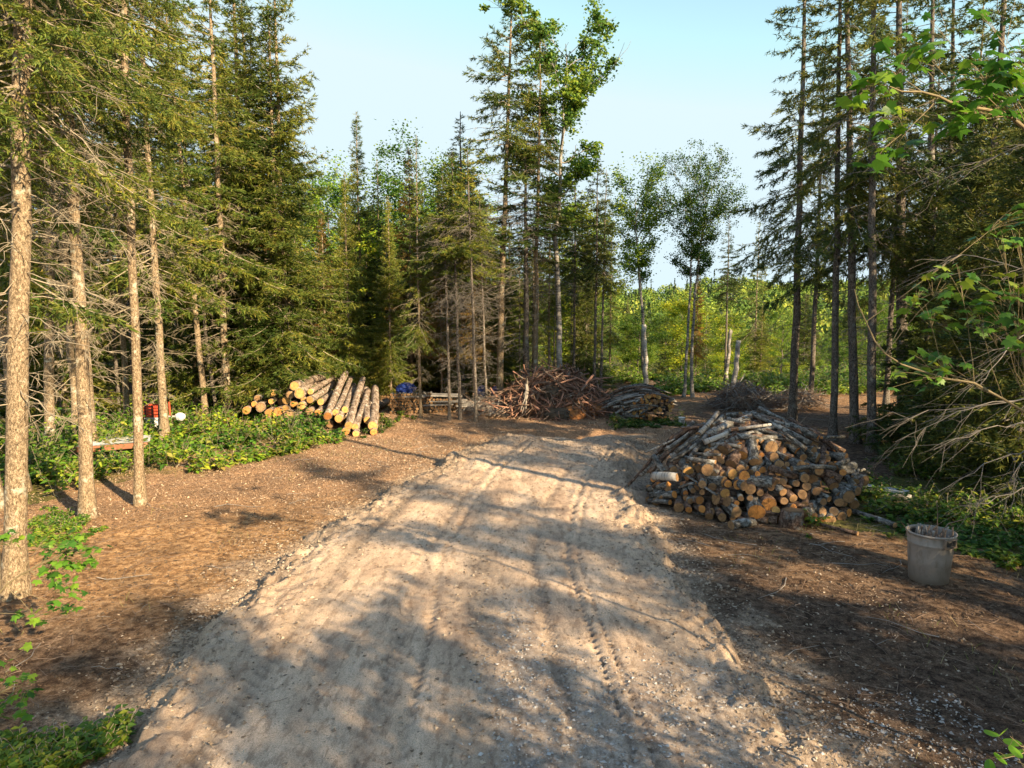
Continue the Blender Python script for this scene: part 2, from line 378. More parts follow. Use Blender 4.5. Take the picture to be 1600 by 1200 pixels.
def world_poly(pts): return np.array([at(px, py)[:2] for px, py in pts])
def inpoly(x, y, P):
    r = np.zeros(np.shape(x), bool); n = len(P)
    for i in range(n):
        x1, y1 = P[i]; x2, y2 = P[(i + 1) % n]
        c = ((y1 > y) != (y2 > y)) & (x < (x2 - x1) * (y - y1) / (y2 - y1 + 1e-12) + x1); r ^= c
    return r
GREEN_L = world_poly([(20, 790), (150, 760), (235, 738), (330, 735), (420, 712), (520, 692), (545, 682), (470, 655), (380, 640), (250, 640), (60, 650), (-300, 660), (-300, 800)])
GREEN_R = world_poly([(1215, 812), (1250, 835), (1360, 838), (1440, 850), (1600, 905), (1900, 1000), (1900, 740), (1500, 700), (1420, 740), (1345, 770), (1290, 780), (1230, 795)])
def m_soil(x, y):
    hide = 1 - sstep(30, 36, y)
    return hide * m_soil0(x, y)
def m_soil0(x, y):
    left = sstep(1.0, -1.5, x - road_c(y)); n = fbm(x, y, 2.2, 4)
    far = sstep(24, 28, y)
    return np.clip(left * (0.95 - 0.75 * sstep(9.5, 7.0, y) + 0.9 * n) + far * (0.45 + n) + sstep(2, 4, x) * sstep(8.2, 10.5, y) * sstep(15, 11, y) * (0.35 + 1.2 * n), 0, 1)
def m_chip(x, y):
    n = fbm(x + 3, y, 2.5, 4)
    a = sstep(11.5, 14.5, y - 0.25 * (x + 4) + 3 * n) * sstep(27, 24.5, y + 3 * n)
    return a * sstep(6.5, 4.0, x + 2 * n) * sstep(-11, -8, x) * (0.9)
def m_green(x, y):
    n = fbm(x, y, 1.0, 4)
    r = sstep(-0.25, 0.1, n) * (inpoly(x, y, GREEN_L) | inpoly(x, y, GREEN_R))
    return np.clip(r * 0.9 + sstep(70, 110, y) + sstep(36, 42, y) * (0.6 + n), 0, 1)
gx = axis([(-700, -120, 20), (-120, -30, 2.5), (-30, -11, 0.35), (-11, 10, 0.05), (10, 30, 0.3), (30, 120, 2.5), (120, 700, 20)])
gy = axis([(-60, -8, 2), (-8, 3.6, 0.25), (3.6, 10, 0.04), (10, 18, 0.06), (18, 30, 0.12), (30, 60, 0.5), (60, 200, 3), (200, 900, 12)])
sheet(gx, gy, ground_h, 'ground', M['ground'], dict(soil=m_soil, chip=m_chip, green=m_green, sand=lambda x, y: sstep(0.55, -0.1, np.abs(x - road_c(y)) - road_w(y) + 1.6 * fbm(x, y, 0.6, 4)) * (y < 20.5) * 0.8))

def tracks(x, y, off):
    u = x - road_c(y); r = 0
    for cx_, wv in ((-0.80, 0.10), (-0.50, 0.04), (0.92, 0.10), (1.42, 0.035), (1.58, 0.025), (-1.95, 0.12)):
        for sg in ((-1, 1) if off else (0,)):
            uu = u - cx_ - 0.12 * np.sin(y * 0.33 + cx_) - sg * off
            r = r + np.exp(-(uu / wv) ** 2) * (0.6 + 0.4 * np.sin(y * 42 + 5 * uu / wv)) * (0.45 + 1.1 * vnoise(x * 0.5 + cx_, y * 0.45)) * (0.5 if off else 1)
    return r
def road_h(x, y):
    c = road_c(y); wd = road_w(y) + 0.8 * fbm(x * 0.3, y, 1.3, 4) + 0.55 * fbm(x * 0.6 + 9, y, 0.35, 4); u = x - c
    d = wd - np.abs(u)
    endf = sstep(20.6, 18.2, y + 1.8 * fbm(x, y * 0.3, 1.3, 3))
    crown = 0.24 * sstep(-0.05, 1.0, d) * endf
    lift = base_h(x, y) - 0.04 + crown - 0.30 * sstep(0.05, -0.35, d) - 0.25 * (1 - endf) * sstep(0.2, 0.0, endf)
    berm = 0.10 * np.exp(-((d - 0.42) / 0.22) ** 2) * (0.5 + 1.4 * vnoise(x * 2, y * 1.1)) * endf
    rut = -0.045 * tracks(x, y, 0) + 0.018 * tracks(x, y, 0.11)
    loose = sstep(13, 17, y) * 0.16 * fbm(x * 1.2, y * 0.55, 0.8, 3)
    rough = (0.012 + 0.085 * np.exp(-((d - 0.35) / 0.45) ** 2)) * fbm(x, y, 0.12, 4) * 2 + 0.03 * fbm(x, y, 0.7, 3)
    return lift + berm + rut + rough + loose
def m_gravel(x, y):
    n = fbm(x, y, 0.6, 4); u = x - road_c(y)
    a = np.exp(-((u - 0.55) / 0.28) ** 2) * sstep(9.5, 5.6, y + 4 * n) + np.exp(-((u - 1.25) / 0.4) ** 2) * sstep(6.9, 5.6, y + 3 * n) + sstep(1.4, 2.0, u) * sstep(6.3, 5.4, y + 2 * n - 0.3)
    return np.clip(a * (0.7 + 1.2 * n), 0, 1)
def strips(x, y):
    u = x - road_c(y); n = fbm(x, y, 0.5, 3)
    return np.exp(-((u - 0.15) / 0.27) ** 2) * sstep(12, 8, y) * (0.5 + 1.6 * n) + 0.6 * np.exp(-((u + 1.9) / 0.25) ** 2) * (0.5 + 2 * n) + .5 * np.exp(-((u - 2.0) / 0.35) ** 2) * (0.5 + 2 * n)
def m_clod(x, y):
    n = fbm(x + 4, y, 0.5, 4); d = road_w(y) - np.abs(x - road_c(y))
    return np.clip(sstep(1.1, 0.2, d + 1.4 * n) * 0.6 + 0.75 * np.clip(strips(x, y), 0, 1) + 0.55 * tracks(x, y, 0) + sstep(15.5, 18, y) * 0.25 * (1 + n), 0, 1)
sheet(axis([(-4.4, 5.2, 0.035)]), axis([(-4, 3.6, 0.15), (3.6, 10, 0.035), (10, 21.2, 0.055)]), road_h, 'dirt_road', M['road'], dict(gravel=m_gravel, clod=m_clod))
def surf(x, y):
    return np.maximum(ground_h(x, y), np.where((y < 21) & (np.abs(x - road_c(y)) < 3.8), road_h(x, y), -99))
def gz(x, y): return float(surf(np.array([x]), np.array([y]))[0])

# ------------------------------------------------------------------ scattered stuff on the ground
def scatter_flat(name, n, xr, yr, prob, size, mats, asp=0.35, lift=0.006, label=None, thick=False, tilt=0.35):
    x = rng.uniform(*xr, n); y = yr[0] + (yr[1] - yr[0]) * rng.random(n)
    k = rng.random(n) < prob(x, y); x = x[k]; y = y[k]; n = len(x)
    z = surf(x, y) + lift
    a = rng.uniform(0, 2 * math.pi, n); L = size[0] + (size[1] - size[0]) * rng.random(n) ** 2; W = L * asp * rng.uniform(0.5, 1.5, n)
    dx = np.stack([np.cos(a), np.sin(a), rng.normal(0, tilt, n)], -1) * L[:, None] / 2
    dy = np.stack([-np.sin(a), np.cos(a), rng.normal(0, tilt, n)], -1) * W[:, None] / 2
    P = np.stack([x, y, z + np.abs(dx[:, 2]) * 0.7], -1)
    g = Geo()
    V = np.stack([P - dx - dy * 0.6, P + dx * 0.8 - dy, P + dx + dy * 0.5, P - dx * 0.7 + dy], 1)
    g.add(V.reshape(-1, 3), np.arange(4 * n).reshape(-1, 4))
    o = obj(name, g.mesh(name, mats, False)); tag(o, label, kind='stuff'); return o
def grainmat(name, cols, rough=0.9):
    m, t, b = newmat(name); ge = N(t, 'ShaderNodeNewGeometry')
    rc = ramp(t, [(i / (len(cols) - 1), c) for i, c in enumerate(cols)], ge.outputs['Random Per Island'])
    t.links.new(rc.outputs[0], b.inputs['Base Color']); b.inputs['Roughness'].default_value = rough; b.inputs['Specular IOR Level'].default_value = 0.15
    return m
chipm = grainmat('wood_chips', [(0.07, 0.045, 0.03), (0.22, 0.135, 0.08), (0.38, 0.25, 0.15), (0.46, 0.32, 0.20), (0.62, 0.48, 0.34)])
scatter_flat('wood_chips', 210000, (-12, 7), (10, 28), lambda x, y: m_chip(x, y) * (((y > 20.5) | (np.abs(x - road_c(y)) > road_w(y) + 0.1))) * 1.0, (0.018, 0.06), [chipm])
litm = grainmat('soil_litter', [(0.10, 0.065, 0.04), (0.20, 0.125, 0.075), (0.32, 0.21, 0.125), (0.48, 0.36, 0.25)])
scatter_flat('bark_litter', 90000, (-11, 11), (3.6, 16), lambda x, y: np.where(np.abs(x - road_c(y)) > road_w(y) - 0.1, np.clip(0.45 + 1.6 * fbm(x, y, 1.2, 3), 0, 1) * np.where(x > 0, 0.35, 1.0), 0.02) * 0.9, (0.006, 0.045), [litm], 0.28)
def stones(name, n, xr, yr, prob, size, mat):
    x = rng.uniform(*xr, n); y = rng.uniform(*yr, n)
    k = rng.random(n) < prob(x, y); x = x[k]; y = y[k]; n = len(x)
    s = size[0] + (size[1] - size[0]) * rng.random(n) ** 2.5
    p = (1 + 5 ** 0.5) / 2
    B = np.array([[1, 0, 0], [-1, 0, 0], [0, 1, 0], [0, -1, 0], [0, 0, 1], [0, 0, -1]], float)
    Fb = np.array([[0, 2, 4], [2, 1, 4], [1, 3, 4], [3, 0, 4], [2, 0, 5], [1, 2, 5], [3, 1, 5], [0, 3, 5]])
    a = rng.uniform(0, 6.28, n); V = B[None] * (1 + 0.35 * rng.normal(size=(n, 6, 1))) + 0.25 * rng.normal(size=(n, 6, 3))
    V[..., 2] *= 0.6
    ca, sa = np.cos(a)[:, None], np.sin(a)[:, None]
    V = np.stack([V[..., 0] * ca - V[..., 1] * sa, V[..., 0] * sa + V[..., 1] * ca, V[..., 2]], -1) * s[:, None, None]
    V += np.stack([x, y, surf(x, y) + s * 0.25], -1)[:, None, :]
    g = Geo(); g.add(V.reshape(-1, 3), (Fb[None] + 6 * np.arange(n)[:, None, None]).reshape(-1, 3))
    o = obj(name, g.mesh(name, [mat], False)); tag(o, kind='stuff'); return o
sandm = grainmat('sand_crumbs', [(0.16, 0.12, 0.085), (0.30, 0.23, 0.165), (0.42, 0.33, 0.24)])
stones('sand_crumbs', 40000, (-4.8, 5.4), (3.8, 20), lambda x, y: np.exp(-((np.abs(x - road_c(y)) - road_w(y) - 0.0) / 0.35) ** 2) * 0.9, (0.004, 0.032), sandm)
stonem = grainmat('gravel_stones', [(0.20, 0.17, 0.15), (0.26, 0.24, 0.22), (0.38, 0.355, 0.33), (0.50, 0.48, 0.46)])
stones('gravel', 44000, (-3.4, 4.2), (3.8, 9), m_gravel, (0.005, 0.020), stonem)
clodm = grainmat('earth_crumbs', [(0.12, 0.09, 0.065), (0.22, 0.17, 0.125), (0.34, 0.27, 0.2), (0.48, 0.40, 0.31)])
stones('earth_crumbs', 130000, (-4.4, 5.0), (3.8, 20), lambda x, y: np.exp(-((np.abs(x - road_c(y)) - road_w(y) + 0.25) / 0.4) ** 2) * 0.9 + 0.08 + 0.6 * np.clip(strips(x, y), 0, 1) + 0.10 * sstep(0, .2, fbm(x, y * .4, .5, 3)) + 0.25 * sstep(14, 18, y), (0.003, 0.022), clodm)
stones('soil_crumbs', 50000, (-10, 10), (3.8, 13), lambda x, y: (np.abs(x - road_c(y)) > road_w(y)) * 0.7, (0.003, 0.024), grainmat('soil_crumb_earth', [(0.06, 0.042, 0.03), (0.11, 0.08, 0.055), (0.17, 0.12, 0.085)]))

def crooked(p0, d, L, k=6, wob=0.06, droop=0.0):
    """(n,3) starts, (n,3) unit dirs, (n,) lengths -> (n,k,3)"""
    p0 = np.asarray(p0, float); d = np.asarray(d, float); n = len(p0); L = np.asarray(L, float)
    t = np.linspace(0, 1, k)
    P = p0[:, None] + d[:, None] * (L[:, None] * t)[..., None]
    wv = np.cumsum(rng.normal(0, 1, (n, k, 3)), axis=1) * (wob * L[:, None, None] / math.sqrt(k)); wv[:, 0] = 0
    P = P + wv
    P[..., 2] -= (droop * L[:, None] if np.ndim(droop) == 0 else droop[:, None] * L[:, None]) * t ** 2
    return P
def ground_sticks(name, n, xr, yr, prob, Lr, r, mat):
    x = rng.uniform(*xr, n); y = rng.uniform(*yr, n); k = rng.random(n) < prob(x, y); x = x[k]; y = y[k]; n = len(x)
    a = rng.uniform(0, 6.28, n); d = np.stack([np.cos(a), np.sin(a), np.zeros(n)], -1); L = rng.uniform(*Lr, n)
    P = crooked(np.stack([x, y, np.zeros(n)], -1), d, L, 5, 0.10)
    P[..., 2] = surf(P[..., 0], P[..., 1]) + 0.012 + np.abs(rng.normal(0, 0.012, P.shape[:2]))
    g = Geo(); g.tubes(P, np.linspace(1, 0.5, 5)[None] * (L * r)[:, None] ** 0.6 * 0.055, 4)
    o = obj(name, g.mesh(name, [mat])); tag(o, kind='stuff')
offroad = lambda x, y: (np.abs(x - road_c(y)) > road_w(y)) * 1.0
ground_sticks('twig_litter', 5200, (-10, 10), (3.8, 17), offroad, (0.06, 0.35), 0.04, M['stick'])
ground_sticks('twig_debris', 700, (-10, 14), (3.8, 36), lambda x, y: offroad(x, y) * np.where(x > 0, 1, 0.4), (0.2, 0.9), 0.03, M['stick_grey'])
ground_sticks('road_twigs', 60, (-3, 3), (4, 16), lambda x, y: x * 0 + 1, (0.05, 0.25), 0.03, M['stick'])

# ------------------------------------------------------------------ ground cover
def ground_cover(name, poly, n, mat, hr=(0.2, 0.55), leaf=0.08, dens=None):
    lo, hi = poly.min(0), poly.max(0)
    x = rng.uniform(lo[0], hi[0], n * 3); y = rng.uniform(lo[1], hi[1], n * 3)
    k = inpoly(x, y, poly) & (fbm(x, y, 1.4, 3) + rng.normal(0, 0.08, len(x)) > -0.08)
    if dens is not None: k &= rng.random(len(x)) < dens(x, y)
    x = x[k][:n]; y = y[k][:n]; n = len(x)
    H = rng.uniform(*hr, n) * (0.35 + 1.9 * vnoise(x * 0.9, y * 0.9) ** 1.3)
    z = surf(x, y)
    g = Geo(); ns = 5; a = rng.uniform(0, 6.28, (n, ns)); lean = rng.uniform(0.2, 1.0, (n, ns))
    d = np.stack([np.cos(a) * lean, np.sin(a) * lean, np.ones_like(a)], -1).reshape(-1, 3); d /= np.linalg.norm(d, axis=1, keepdims=True)
    p0 = np.repeat(np.stack([x, y, z], -1), ns, 0); L = np.repeat(H, ns) * rng.uniform(0.5, 1.1, n * ns)
    P = crooked(p0, d, L, 4, 0.06, 0.15); g.tubes(P, np.full(P.shape[:2], 0.003), 3, 1)
    nl = 7; t = rng.uniform(0.35, 1.05, (len(P), nl))
    base = P[:, 0:1] + (P[:, -1:] - P[:, 0:1]) * t[..., None]
    base = base.reshape(-1, 3); m_ = len(base)
    la = rng.uniform(0, 6.28, m_); ld = np.stack([np.cos(la), np.sin(la), rng.normal(0.1, 0.35, m_)], -1); ld /= np.linalg.norm(ld, axis=1, keepdims=True)
    sd_ = np.cross(ld, np.array([0, 0, 1.0]) + rng.normal(0, 0.3, (m_, 3))); sd_ /= np.linalg.norm(sd_, axis=1, keepdims=True)
    s = leaf * rng.uniform(0.5, 1.3, m_)[:, None]
    dn = np.array([0, 0, -0.25]) * s
    V = np.stack([base, base + ld * s * 0.55 + sd_ * s * 0.36, base + ld * s * 1.15 + dn, base + ld * s * 0.55 - sd_ * s * 0.36], 1)
    g.add(V.reshape(-1, 3), np.arange(4 * m_).reshape(-1, 4))
    o = obj(name, g.mesh(name, [mat, M['twig']], False)); tag(o, kind='stuff'); return o
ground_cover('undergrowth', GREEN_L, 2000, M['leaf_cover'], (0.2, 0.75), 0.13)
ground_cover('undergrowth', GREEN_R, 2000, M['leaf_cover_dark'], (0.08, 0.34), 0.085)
ground_cover('undergrowth', world_poly([(40, 850), (60, 790), (200, 790), (215, 815), (110, 850)]), 200, M['leaf_cover'], (0.06, 0.14), 0.06)
ground_cover('undergrowth', world_poly([(-60, 1215), (-40, 1150), (120, 1160), (200, 1120), (190, 1160), (60, 1230)]), 130, M['leaf_cover_dark'], (0.06, 0.16), 0.06)
ground_cover('undergrowth', world_poly([(560, 690), (650, 655), (560, 620), (250, 600), (250, 640), (540, 640)]), 500, M['leaf_cover_dark'], (0.1, 0.3), 0.09)
ground_cover('undergrowth', world_poly([(1050, 618), (1330, 618), (1500, 600), (1500, 590), (900, 595)]), 900, M['leaf_green'], (0.2, 0.8), 0.16)
ground_cover('undergrowth', world_poly([(960, 672), (1070, 668), (1060, 655), (955, 660)]), 90, M['leaf_cover_dark'], (0.1, 0.3), 0.09)

def grow(P, f): c = P.mean(0); return c + (P - c) * f
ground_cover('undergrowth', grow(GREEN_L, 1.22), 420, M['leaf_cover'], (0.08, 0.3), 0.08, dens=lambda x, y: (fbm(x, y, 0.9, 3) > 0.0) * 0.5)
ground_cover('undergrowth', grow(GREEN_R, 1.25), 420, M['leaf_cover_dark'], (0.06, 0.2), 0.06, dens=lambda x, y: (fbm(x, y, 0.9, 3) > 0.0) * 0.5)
M['grass'] = grainmat('dry_grass_blades', [(0.10, 0.14, 0.03), (0.18, 0.22, 0.05), (0.34, 0.30, 0.12), (0.40, 0.33, 0.18)])
def grass(n, polys, extra):
    xs_, ys_ = [], []
    for P in polys:
        lo, hi = P.min(0), P.max(0); x = rng.uniform(lo[0], hi[0], n); y = rng.uniform(lo[1], hi[1], n); k = inpoly(x, y, P); xs_.append(x[k]); ys_.append(y[k])
    x = rng.uniform(-11, 11, extra); y = rng.uniform(4, 26, extra); k = (np.abs(x - road_c(y)) > road_w(y) + .5) & (fbm(x, y, 1.6, 3) > 0.13); xs_.append(x[k]); ys_.append(y[k])
    x = np.concatenate(xs_); y = np.concatenate(ys_); n = len(x); a = rng.uniform(0, 6.28, n); d = unit(np.stack([np.cos(a) * .5, np.sin(a) * .5, np.ones(n)], -1))
    P = crooked(np.stack([x, y, surf(x, y)], -1), d, rng.uniform(.06, .26, n), 4, .05, .35); g = Geo(); g.tubes(P, np.linspace(1, .2, 4)[None] * np.full((n, 1), .0028), 3)
    o = obj('grass', g.mesh('grass', [M['grass']])); tag(o, kind='stuff')
def unit(v): return v / (np.linalg.norm(v, axis=-1, keepdims=True) + 1e-9)
grass(3000, [grow(GREEN_L, 1.15), grow(GREEN_R, 1.15)], 9000)

# ------------------------------------------------------------------ trees
def trunk_geo(g, H, r0, sides=10, wob=0.005, k=16, flare=True, m=0, bend=0.0):
    t = np.linspace(0, 1, k) ** 1.15
    P = np.zeros((k, 3)); P[:, 2] = t * H - 0.15 * (t == 0)
    wv = np.cumsum(rng.normal(0, 1, (k, 2)), 0) * wob * H / k ** 0.5; wv[0] = 0
    P[:, :2] += wv - np.outer(t, wv[-1]) * 0.7
    P[:, 0] += bend * np.sin(t * math.pi) * H
    rr = r0 * 0.80 * (1 - t) ** 0.8 + 0.012
    if flare: rr = rr * (1 + 0.6 * np.exp(-t * H / 0.2))
    g.tubes(P[None], rr[None], sides, m, jitter=0.03)
    f = lambda z: np.stack([np.interp(z, P[:, 2], P[:, i]) for i in range(2)] + [z], -1)
    fr = lambda z: np.interp(z, P[:, 2], rr)
    return f, fr
def unit(v): return v / (np.linalg.norm(v, axis=-1, keepdims=True) + 1e-9)

def make_spruce(H, r0, cb, Lmax, dens=1.0, dead=0.6, tuft=0.10, deadlow=0.08, needle='needle', bark='bark', sides=10, droop=0.3, ragged=0.3, gap=0.0, dead_dens=1.0, deadL=None, tuftn=1.0, twig=None):
    """returns meshes trunk, crown, dead branches of a spruce of height H. cb = height fraction where the green crown starts"""
    gt = Geo(); f, fr = trunk_geo(gt, H, r0, sides)
    # live crown
    gc = Geo(); z = cb * H; zs = []
    while z < H - 0.15:
        u = (z - cb * H) / (H - cb * H)
        n = max(3, int(round(5 * dens * (1 - 0.3 * u))))
        for _ in range(n):
            if rng.random() < gap: continue
            zs.append(z + rng.normal(0, 0.07))
        z += 0.24 * (1 - 0.45 * u) * H / 14 * rng.uniform(0.8, 1.3)
    zs = np.array(zs); n = len(zs); u = np.clip((zs - cb * H) / (H - cb * H), 0, 1)
    prof = np.minimum((1 - u) ** 0.85 * 1.05 + 0.02, 0.45 + 2.2 * u + 0.5)
    L = Lmax * prof * rng.uniform(1 - ragged, 1 + ragged * 0.6, n) * (0.8 + 0.5 * vnoise(zs * 0.9, zs * 0 + H))
    a = rng.uniform(0, 6.283, n); el = (-0.30 + 0.95 * u ** 1.3) + rng.normal(0, 0.10, n)
    d = np.stack([np.cos(a) * np.cos(el), np.sin(a) * np.cos(el), np.sin(el)], -1)
    p0 = f(zs); k = 7; t = np.linspace(0, 1, k)
    P = crooked(p0, d, L, k, 0.035)
    P[..., 2] += -droop * L[:, None] * (1 - u)[:, None] * t ** 1.3 + (0.22 * L[:, None]) * t ** 3.2
    gc.tubes(P, (0.010 * (L / 1.5) ** 0.7)[:, None] * (1.15 - t)[None] + 0.002, 3, 1)
    # side twigs
    Ps, Ds, Ls = [], [], []
    for i in range(n):
        m_ = max(3, int(L[i] / 0.062 * tuftn))
        tt = np.sort(rng.uniform(0.10, 1.0, m_)) ** 0.85
        q = np.stack([np.interp(tt, t, P[i, :, c]) for c in range(3)], -1)
        tan = unit(P[i, -1] - P[i, 0]); side = unit(np.cross(tan, [0, 0, 1.0]))
        sg = np.where(rng.random(m_) < 0.5, 1, -1)
        dd = tan * rng.uniform(0.35, 0.9, (m_, 1)) + side * (sg * rng.uniform(0.55, 1.0, m_))[:, None] + np.array([0, 0, 1.0]) * rng.normal(-0.18, 0.20, (m_, 1))
        Ps.append(q); Ds.append(unit(dd)); Ls.append((0.12 + 0.30 * L[i] * (1 - 0.75 * tt)) * rng.uniform(0.5, 1.1, m_))
    Ps = np.concatenate(Ps); Ds = np.concatenate(Ds); Ls = np.concatenate(Ls)
    # needle tufts along the twigs
    cnt = np.maximum(2, (Ls / (tuft * 0.20)).astype(int)); idx = np.repeat(np.arange(len(Ls)), cnt)
    tt = rng.random(len(idx)); base = Ps[idx] + Ds[idx] * (Ls[idx] * tt)[:, None]
    base[:, 2] -= 0.22 * Ls[idx] * tt ** 2
    nd = unit(Ds[idx] + rng.normal(0, 0.55, (len(idx), 3)))
    wd = unit(np.cross(nd, rng.normal(0, 1, (len(idx), 3))))
    s = tuft * rng.uniform(0.6, 1.35, len(idx))[:, None]
    V = np.stack([base - wd * s * 0.14, base + wd * s * 0.14, base + nd * s * 1.25 + wd * s * 0.05], 1)
    gc.add(V.reshape(-1, 3), np.arange(3 * len(idx)).reshape(-1, 3))
    gc_mesh = gc.mesh('spruce_crown', [M[needle], M[twig or 'twig_grey']], False)
    # dead branches under the crown
    gd = Geo(); nb = int(dead_dens * (cb * H * dead + 1) * 11) if dead_dens else 0
    if nb > 3:
        zt = cb * H + 0.18 * H
        zz = deadlow * H + (zt - deadlow * H) * rng.random(nb) ** 0.85
        LL = (deadL or Lmax * 0.85) * rng.uniform(0.25, 1.1, nb) * (0.45 + 0.55 * np.clip(zz / (cb * H + 0.01), 0, 1))
        a = rng.uniform(0, 6.283, nb); el = rng.normal(-0.12, 0.25, nb)
        d = np.stack([np.cos(a) * np.cos(el), np.sin(a) * np.cos(el), np.sin(el)], -1)
        P = crooked(f(zz), d, LL, 7, 0.07, 0.12)
        gd.tubes(P, (0.011 * (LL / 1.3) ** 0.6)[:, None] * np.linspace(1, 0.28, 7)[None], 3)
        m2 = 7; tt = rng.uniform(0.2, 0.98, (nb, m2)); ii = np.repeat(np.arange(nb), m2); tt = tt.ravel()
        seg = tt * 6; s0 = np.minimum(seg.astype(int), 5); fr_ = (seg - s0)[:, None]
        q = P[ii, s0] * (1 - fr_) + P[ii, s0 + 1] * fr_
        tan = unit(P[ii, -1] - P[ii, 0]); side = unit(np.cross(tan, [0, 0, 1.0])) * np.where(rng.random(len(ii)) < .5, 1, -1)[:, None]
        dd = unit(tan * 0.8 + side * rng.uniform(0.4, 1, (len(ii), 1)) + rng.normal(0, 0.3, (len(ii), 3)) - np.array([0, 0, 0.15]))
        l2 = LL[ii] * rng.uniform(0.12, 0.45, len(ii)) * (1.1 - tt * 0.6)
        P2 = crooked(q, dd, l2, 4, 0.09, 0.2)
        gd.tubes(P2, np.full(len(ii), 0.0042)[:, None] * np.linspace(1, 0.45, 4)[None], 3)
        keep = rng.random(len(P2)) < 0.6; P2k = P2[keep]; 
        for _ in range(2):
            q3 = P2k[:, 2] ; d3 = unit(P2k[:, -1] - P2k[:, 0] + rng.normal(0, 0.09, (len(P2k), 3))); l3 = l2[keep] * 0.5
            gd.tubes(crooked(q3, d3, l3, 3, 0.1, 0.25), np.full((len(P2k), 3), 0.0028), 3)
    dm = gd.mesh('dead_branches', [M[twig or 'twig_grey']], True) if gd.V else None
    return [('trunk', gt.mesh('spruce_trunk', [M[bark]])), ('crown', gc_mesh), ('dead_branches', dm)]

def make_broadleaf(H, r0, cb, Rc, nleaf=14000, leaf='leaf_green', bark='bark_grey', lsize=0.10, gap=0.25, forks=1, bend=0.0, flat=1.0, clump=0.34):
    gt = Geo(); gc = Geo(); f, fr = trunk_geo(gt, H * 0.93, r0, 10, 0.02, 16, bend=bend)
    nb = int(15 + 10 * (1 - cb)); zz = H * (cb * 0.92 + (0.90 - cb * 0.92) * np.linspace(0, 1, nb) ** 0.8) + rng.normal(0, 0.1, nb)
    u = (zz - cb * H) / (H - cb * H); LL = Rc * (0.55 + 0.9 * np.sin(np.clip(u, 0.05, 1) * 2.6)) * rng.uniform(0.55, 1.1, nb)
    a = np.arange(nb) * 2.4 + rng.normal(0, 0.5, nb); el = 0.45 + 0.4 * u + rng.normal(0, 0.18, nb)
    d = np.stack([np.cos(a) * np.cos(el), np.sin(a) * np.cos(el), np.sin(el)], -1)
    P = crooked(f(zz), d, LL, 7, 0.06, -0.05)
    gt.tubes(P, (fr(zz) * 0.5)[:, None] * np.linspace(1, 0.25, 7)[None] + 0.006, 5)
    m2 = 9; ii = np.repeat(np.arange(nb), m2); tt = rng.uniform(0.3, 1.0, len(ii)); seg = tt * 6; s0 = np.minimum(seg.astype(int), 5); fr_ = (seg - s0)[:, None]
    q = P[ii, s0] * (1 - fr_) + P[ii, s0 + 1] * fr_
    dd = unit(d[ii] + rng.normal(0, 0.6, (len(ii), 3)) + np.array([0, 0, 0.15])); l2 = LL[ii] * rng.uniform(0.25, 0.55, len(ii))
    P2 = crooked(q, dd, l2, 5, 0.08); gt.tubes(P2, np.full(len(ii), 0.009)[:, None] * np.linspace(1, 0.4, 5)[None] * (H / 10), 3)
    C = np.concatenate([P2[:, -1], P2[:, 3], P2[:, 1], P[:, -1], P[:, 4]]); C = C[rng.random(len(C)) > gap]
    per = max(8, int(1.35 * nleaf) // len(C)); sc = clump * 0.58 * (0.4 + rng.random(len(C)))
    L = (C[:, None] + rng.normal(0, 1, (len(C), per, 3)) * sc[:, None, None] * np.array([1, 1, 0.7])).reshape(-1, 3)
    n = len(L); nrm = rng.normal(0, 1, (n, 3)); a1 = unit(np.cross(nrm, [0.3, 0.2, 1])); a2 = unit(np.cross(nrm, a1)); s = lsize * 0.85 * rng.uniform(0.6, 1.3, n)[:, None]
    V = np.stack([L - a1 * s * 0.55, L + a2 * s * 0.4, L + a1 * s * 0.6, L - a2 * s * 0.4], 1)
    gc.add(V.reshape(-1, 3), np.arange(4 * n).reshape(-1, 4))
    return [('trunk', gt.mesh('broadleaf_trunk', [M[bark]])), ('crown', gc.mesh('broadleaf_crown', [M[leaf]], False))]

PROTO = {}
def P_(k, f, H): PROTO[k] = (f, H)
# spruces: name -> (parts, height)
P_('sA', make_spruce(16, 0.13, 0.36, 1.75, 0.9, gap=0.15, twig='twig', dead_dens=1.6, ragged=.45), 16)
P_('sB', make_spruce(16, 0.15, 0.55, 1.5, 0.9, ragged=0.5, gap=0.2, droop=0.4, twig='twig', dead_dens=1.6), 16)
P_('sC', make_spruce(14, 0.12, 0.12, 1.8, 1.0, dead=0.9, gap=0.16, ragged=.5, twig='twig', dead_dens=1.5), 14)
P_('sK', make_spruce(15, 0.12, 0.10, 1.75, 1.35, dead=0.5, gap=0.05, ragged=.4, twig='twig', tuftn=1.1, dead_dens=0), 15)
P_('sD', make_spruce(14, 0.12, 0.22, 1.35, 1.2, needle='needle_brown', dead=0.9, twig='twig', gap=.12, dead_dens=1.5), 14)
P_('sE', make_spruce(13, 0.09, 0.50, 0.95, 0.9, needle='needle_dark', bark='bark_grey', gap=0.15, droop=0.45), 13)
P_('sF', make_spruce(16, 0.15, 0.34, 2.0, 0.8, needle='needle_dark', bark='bark_grey', ragged=0.5, gap=0.28, droop=0.45, dead_dens=1.1), 16)
P_('sG', make_spruce(17, 0.16, 0.45, 1.8, 0.75, needle='needle_dark', bark='bark_grey', ragged=0.5, gap=0.25, droop=0.5), 17)
P_('sH', make_spruce(8, 0.09, 0.05, 1.5, 1.2, needle='needle_dark', bark='bark_grey', dead=0.2, dead_dens=0), 8)
P_('sI', make_spruce(15, 0.15, 0.60, 1.9, 1.1, ragged=0.6, gap=0.14, droop=0.2, twig='twig'), 15)
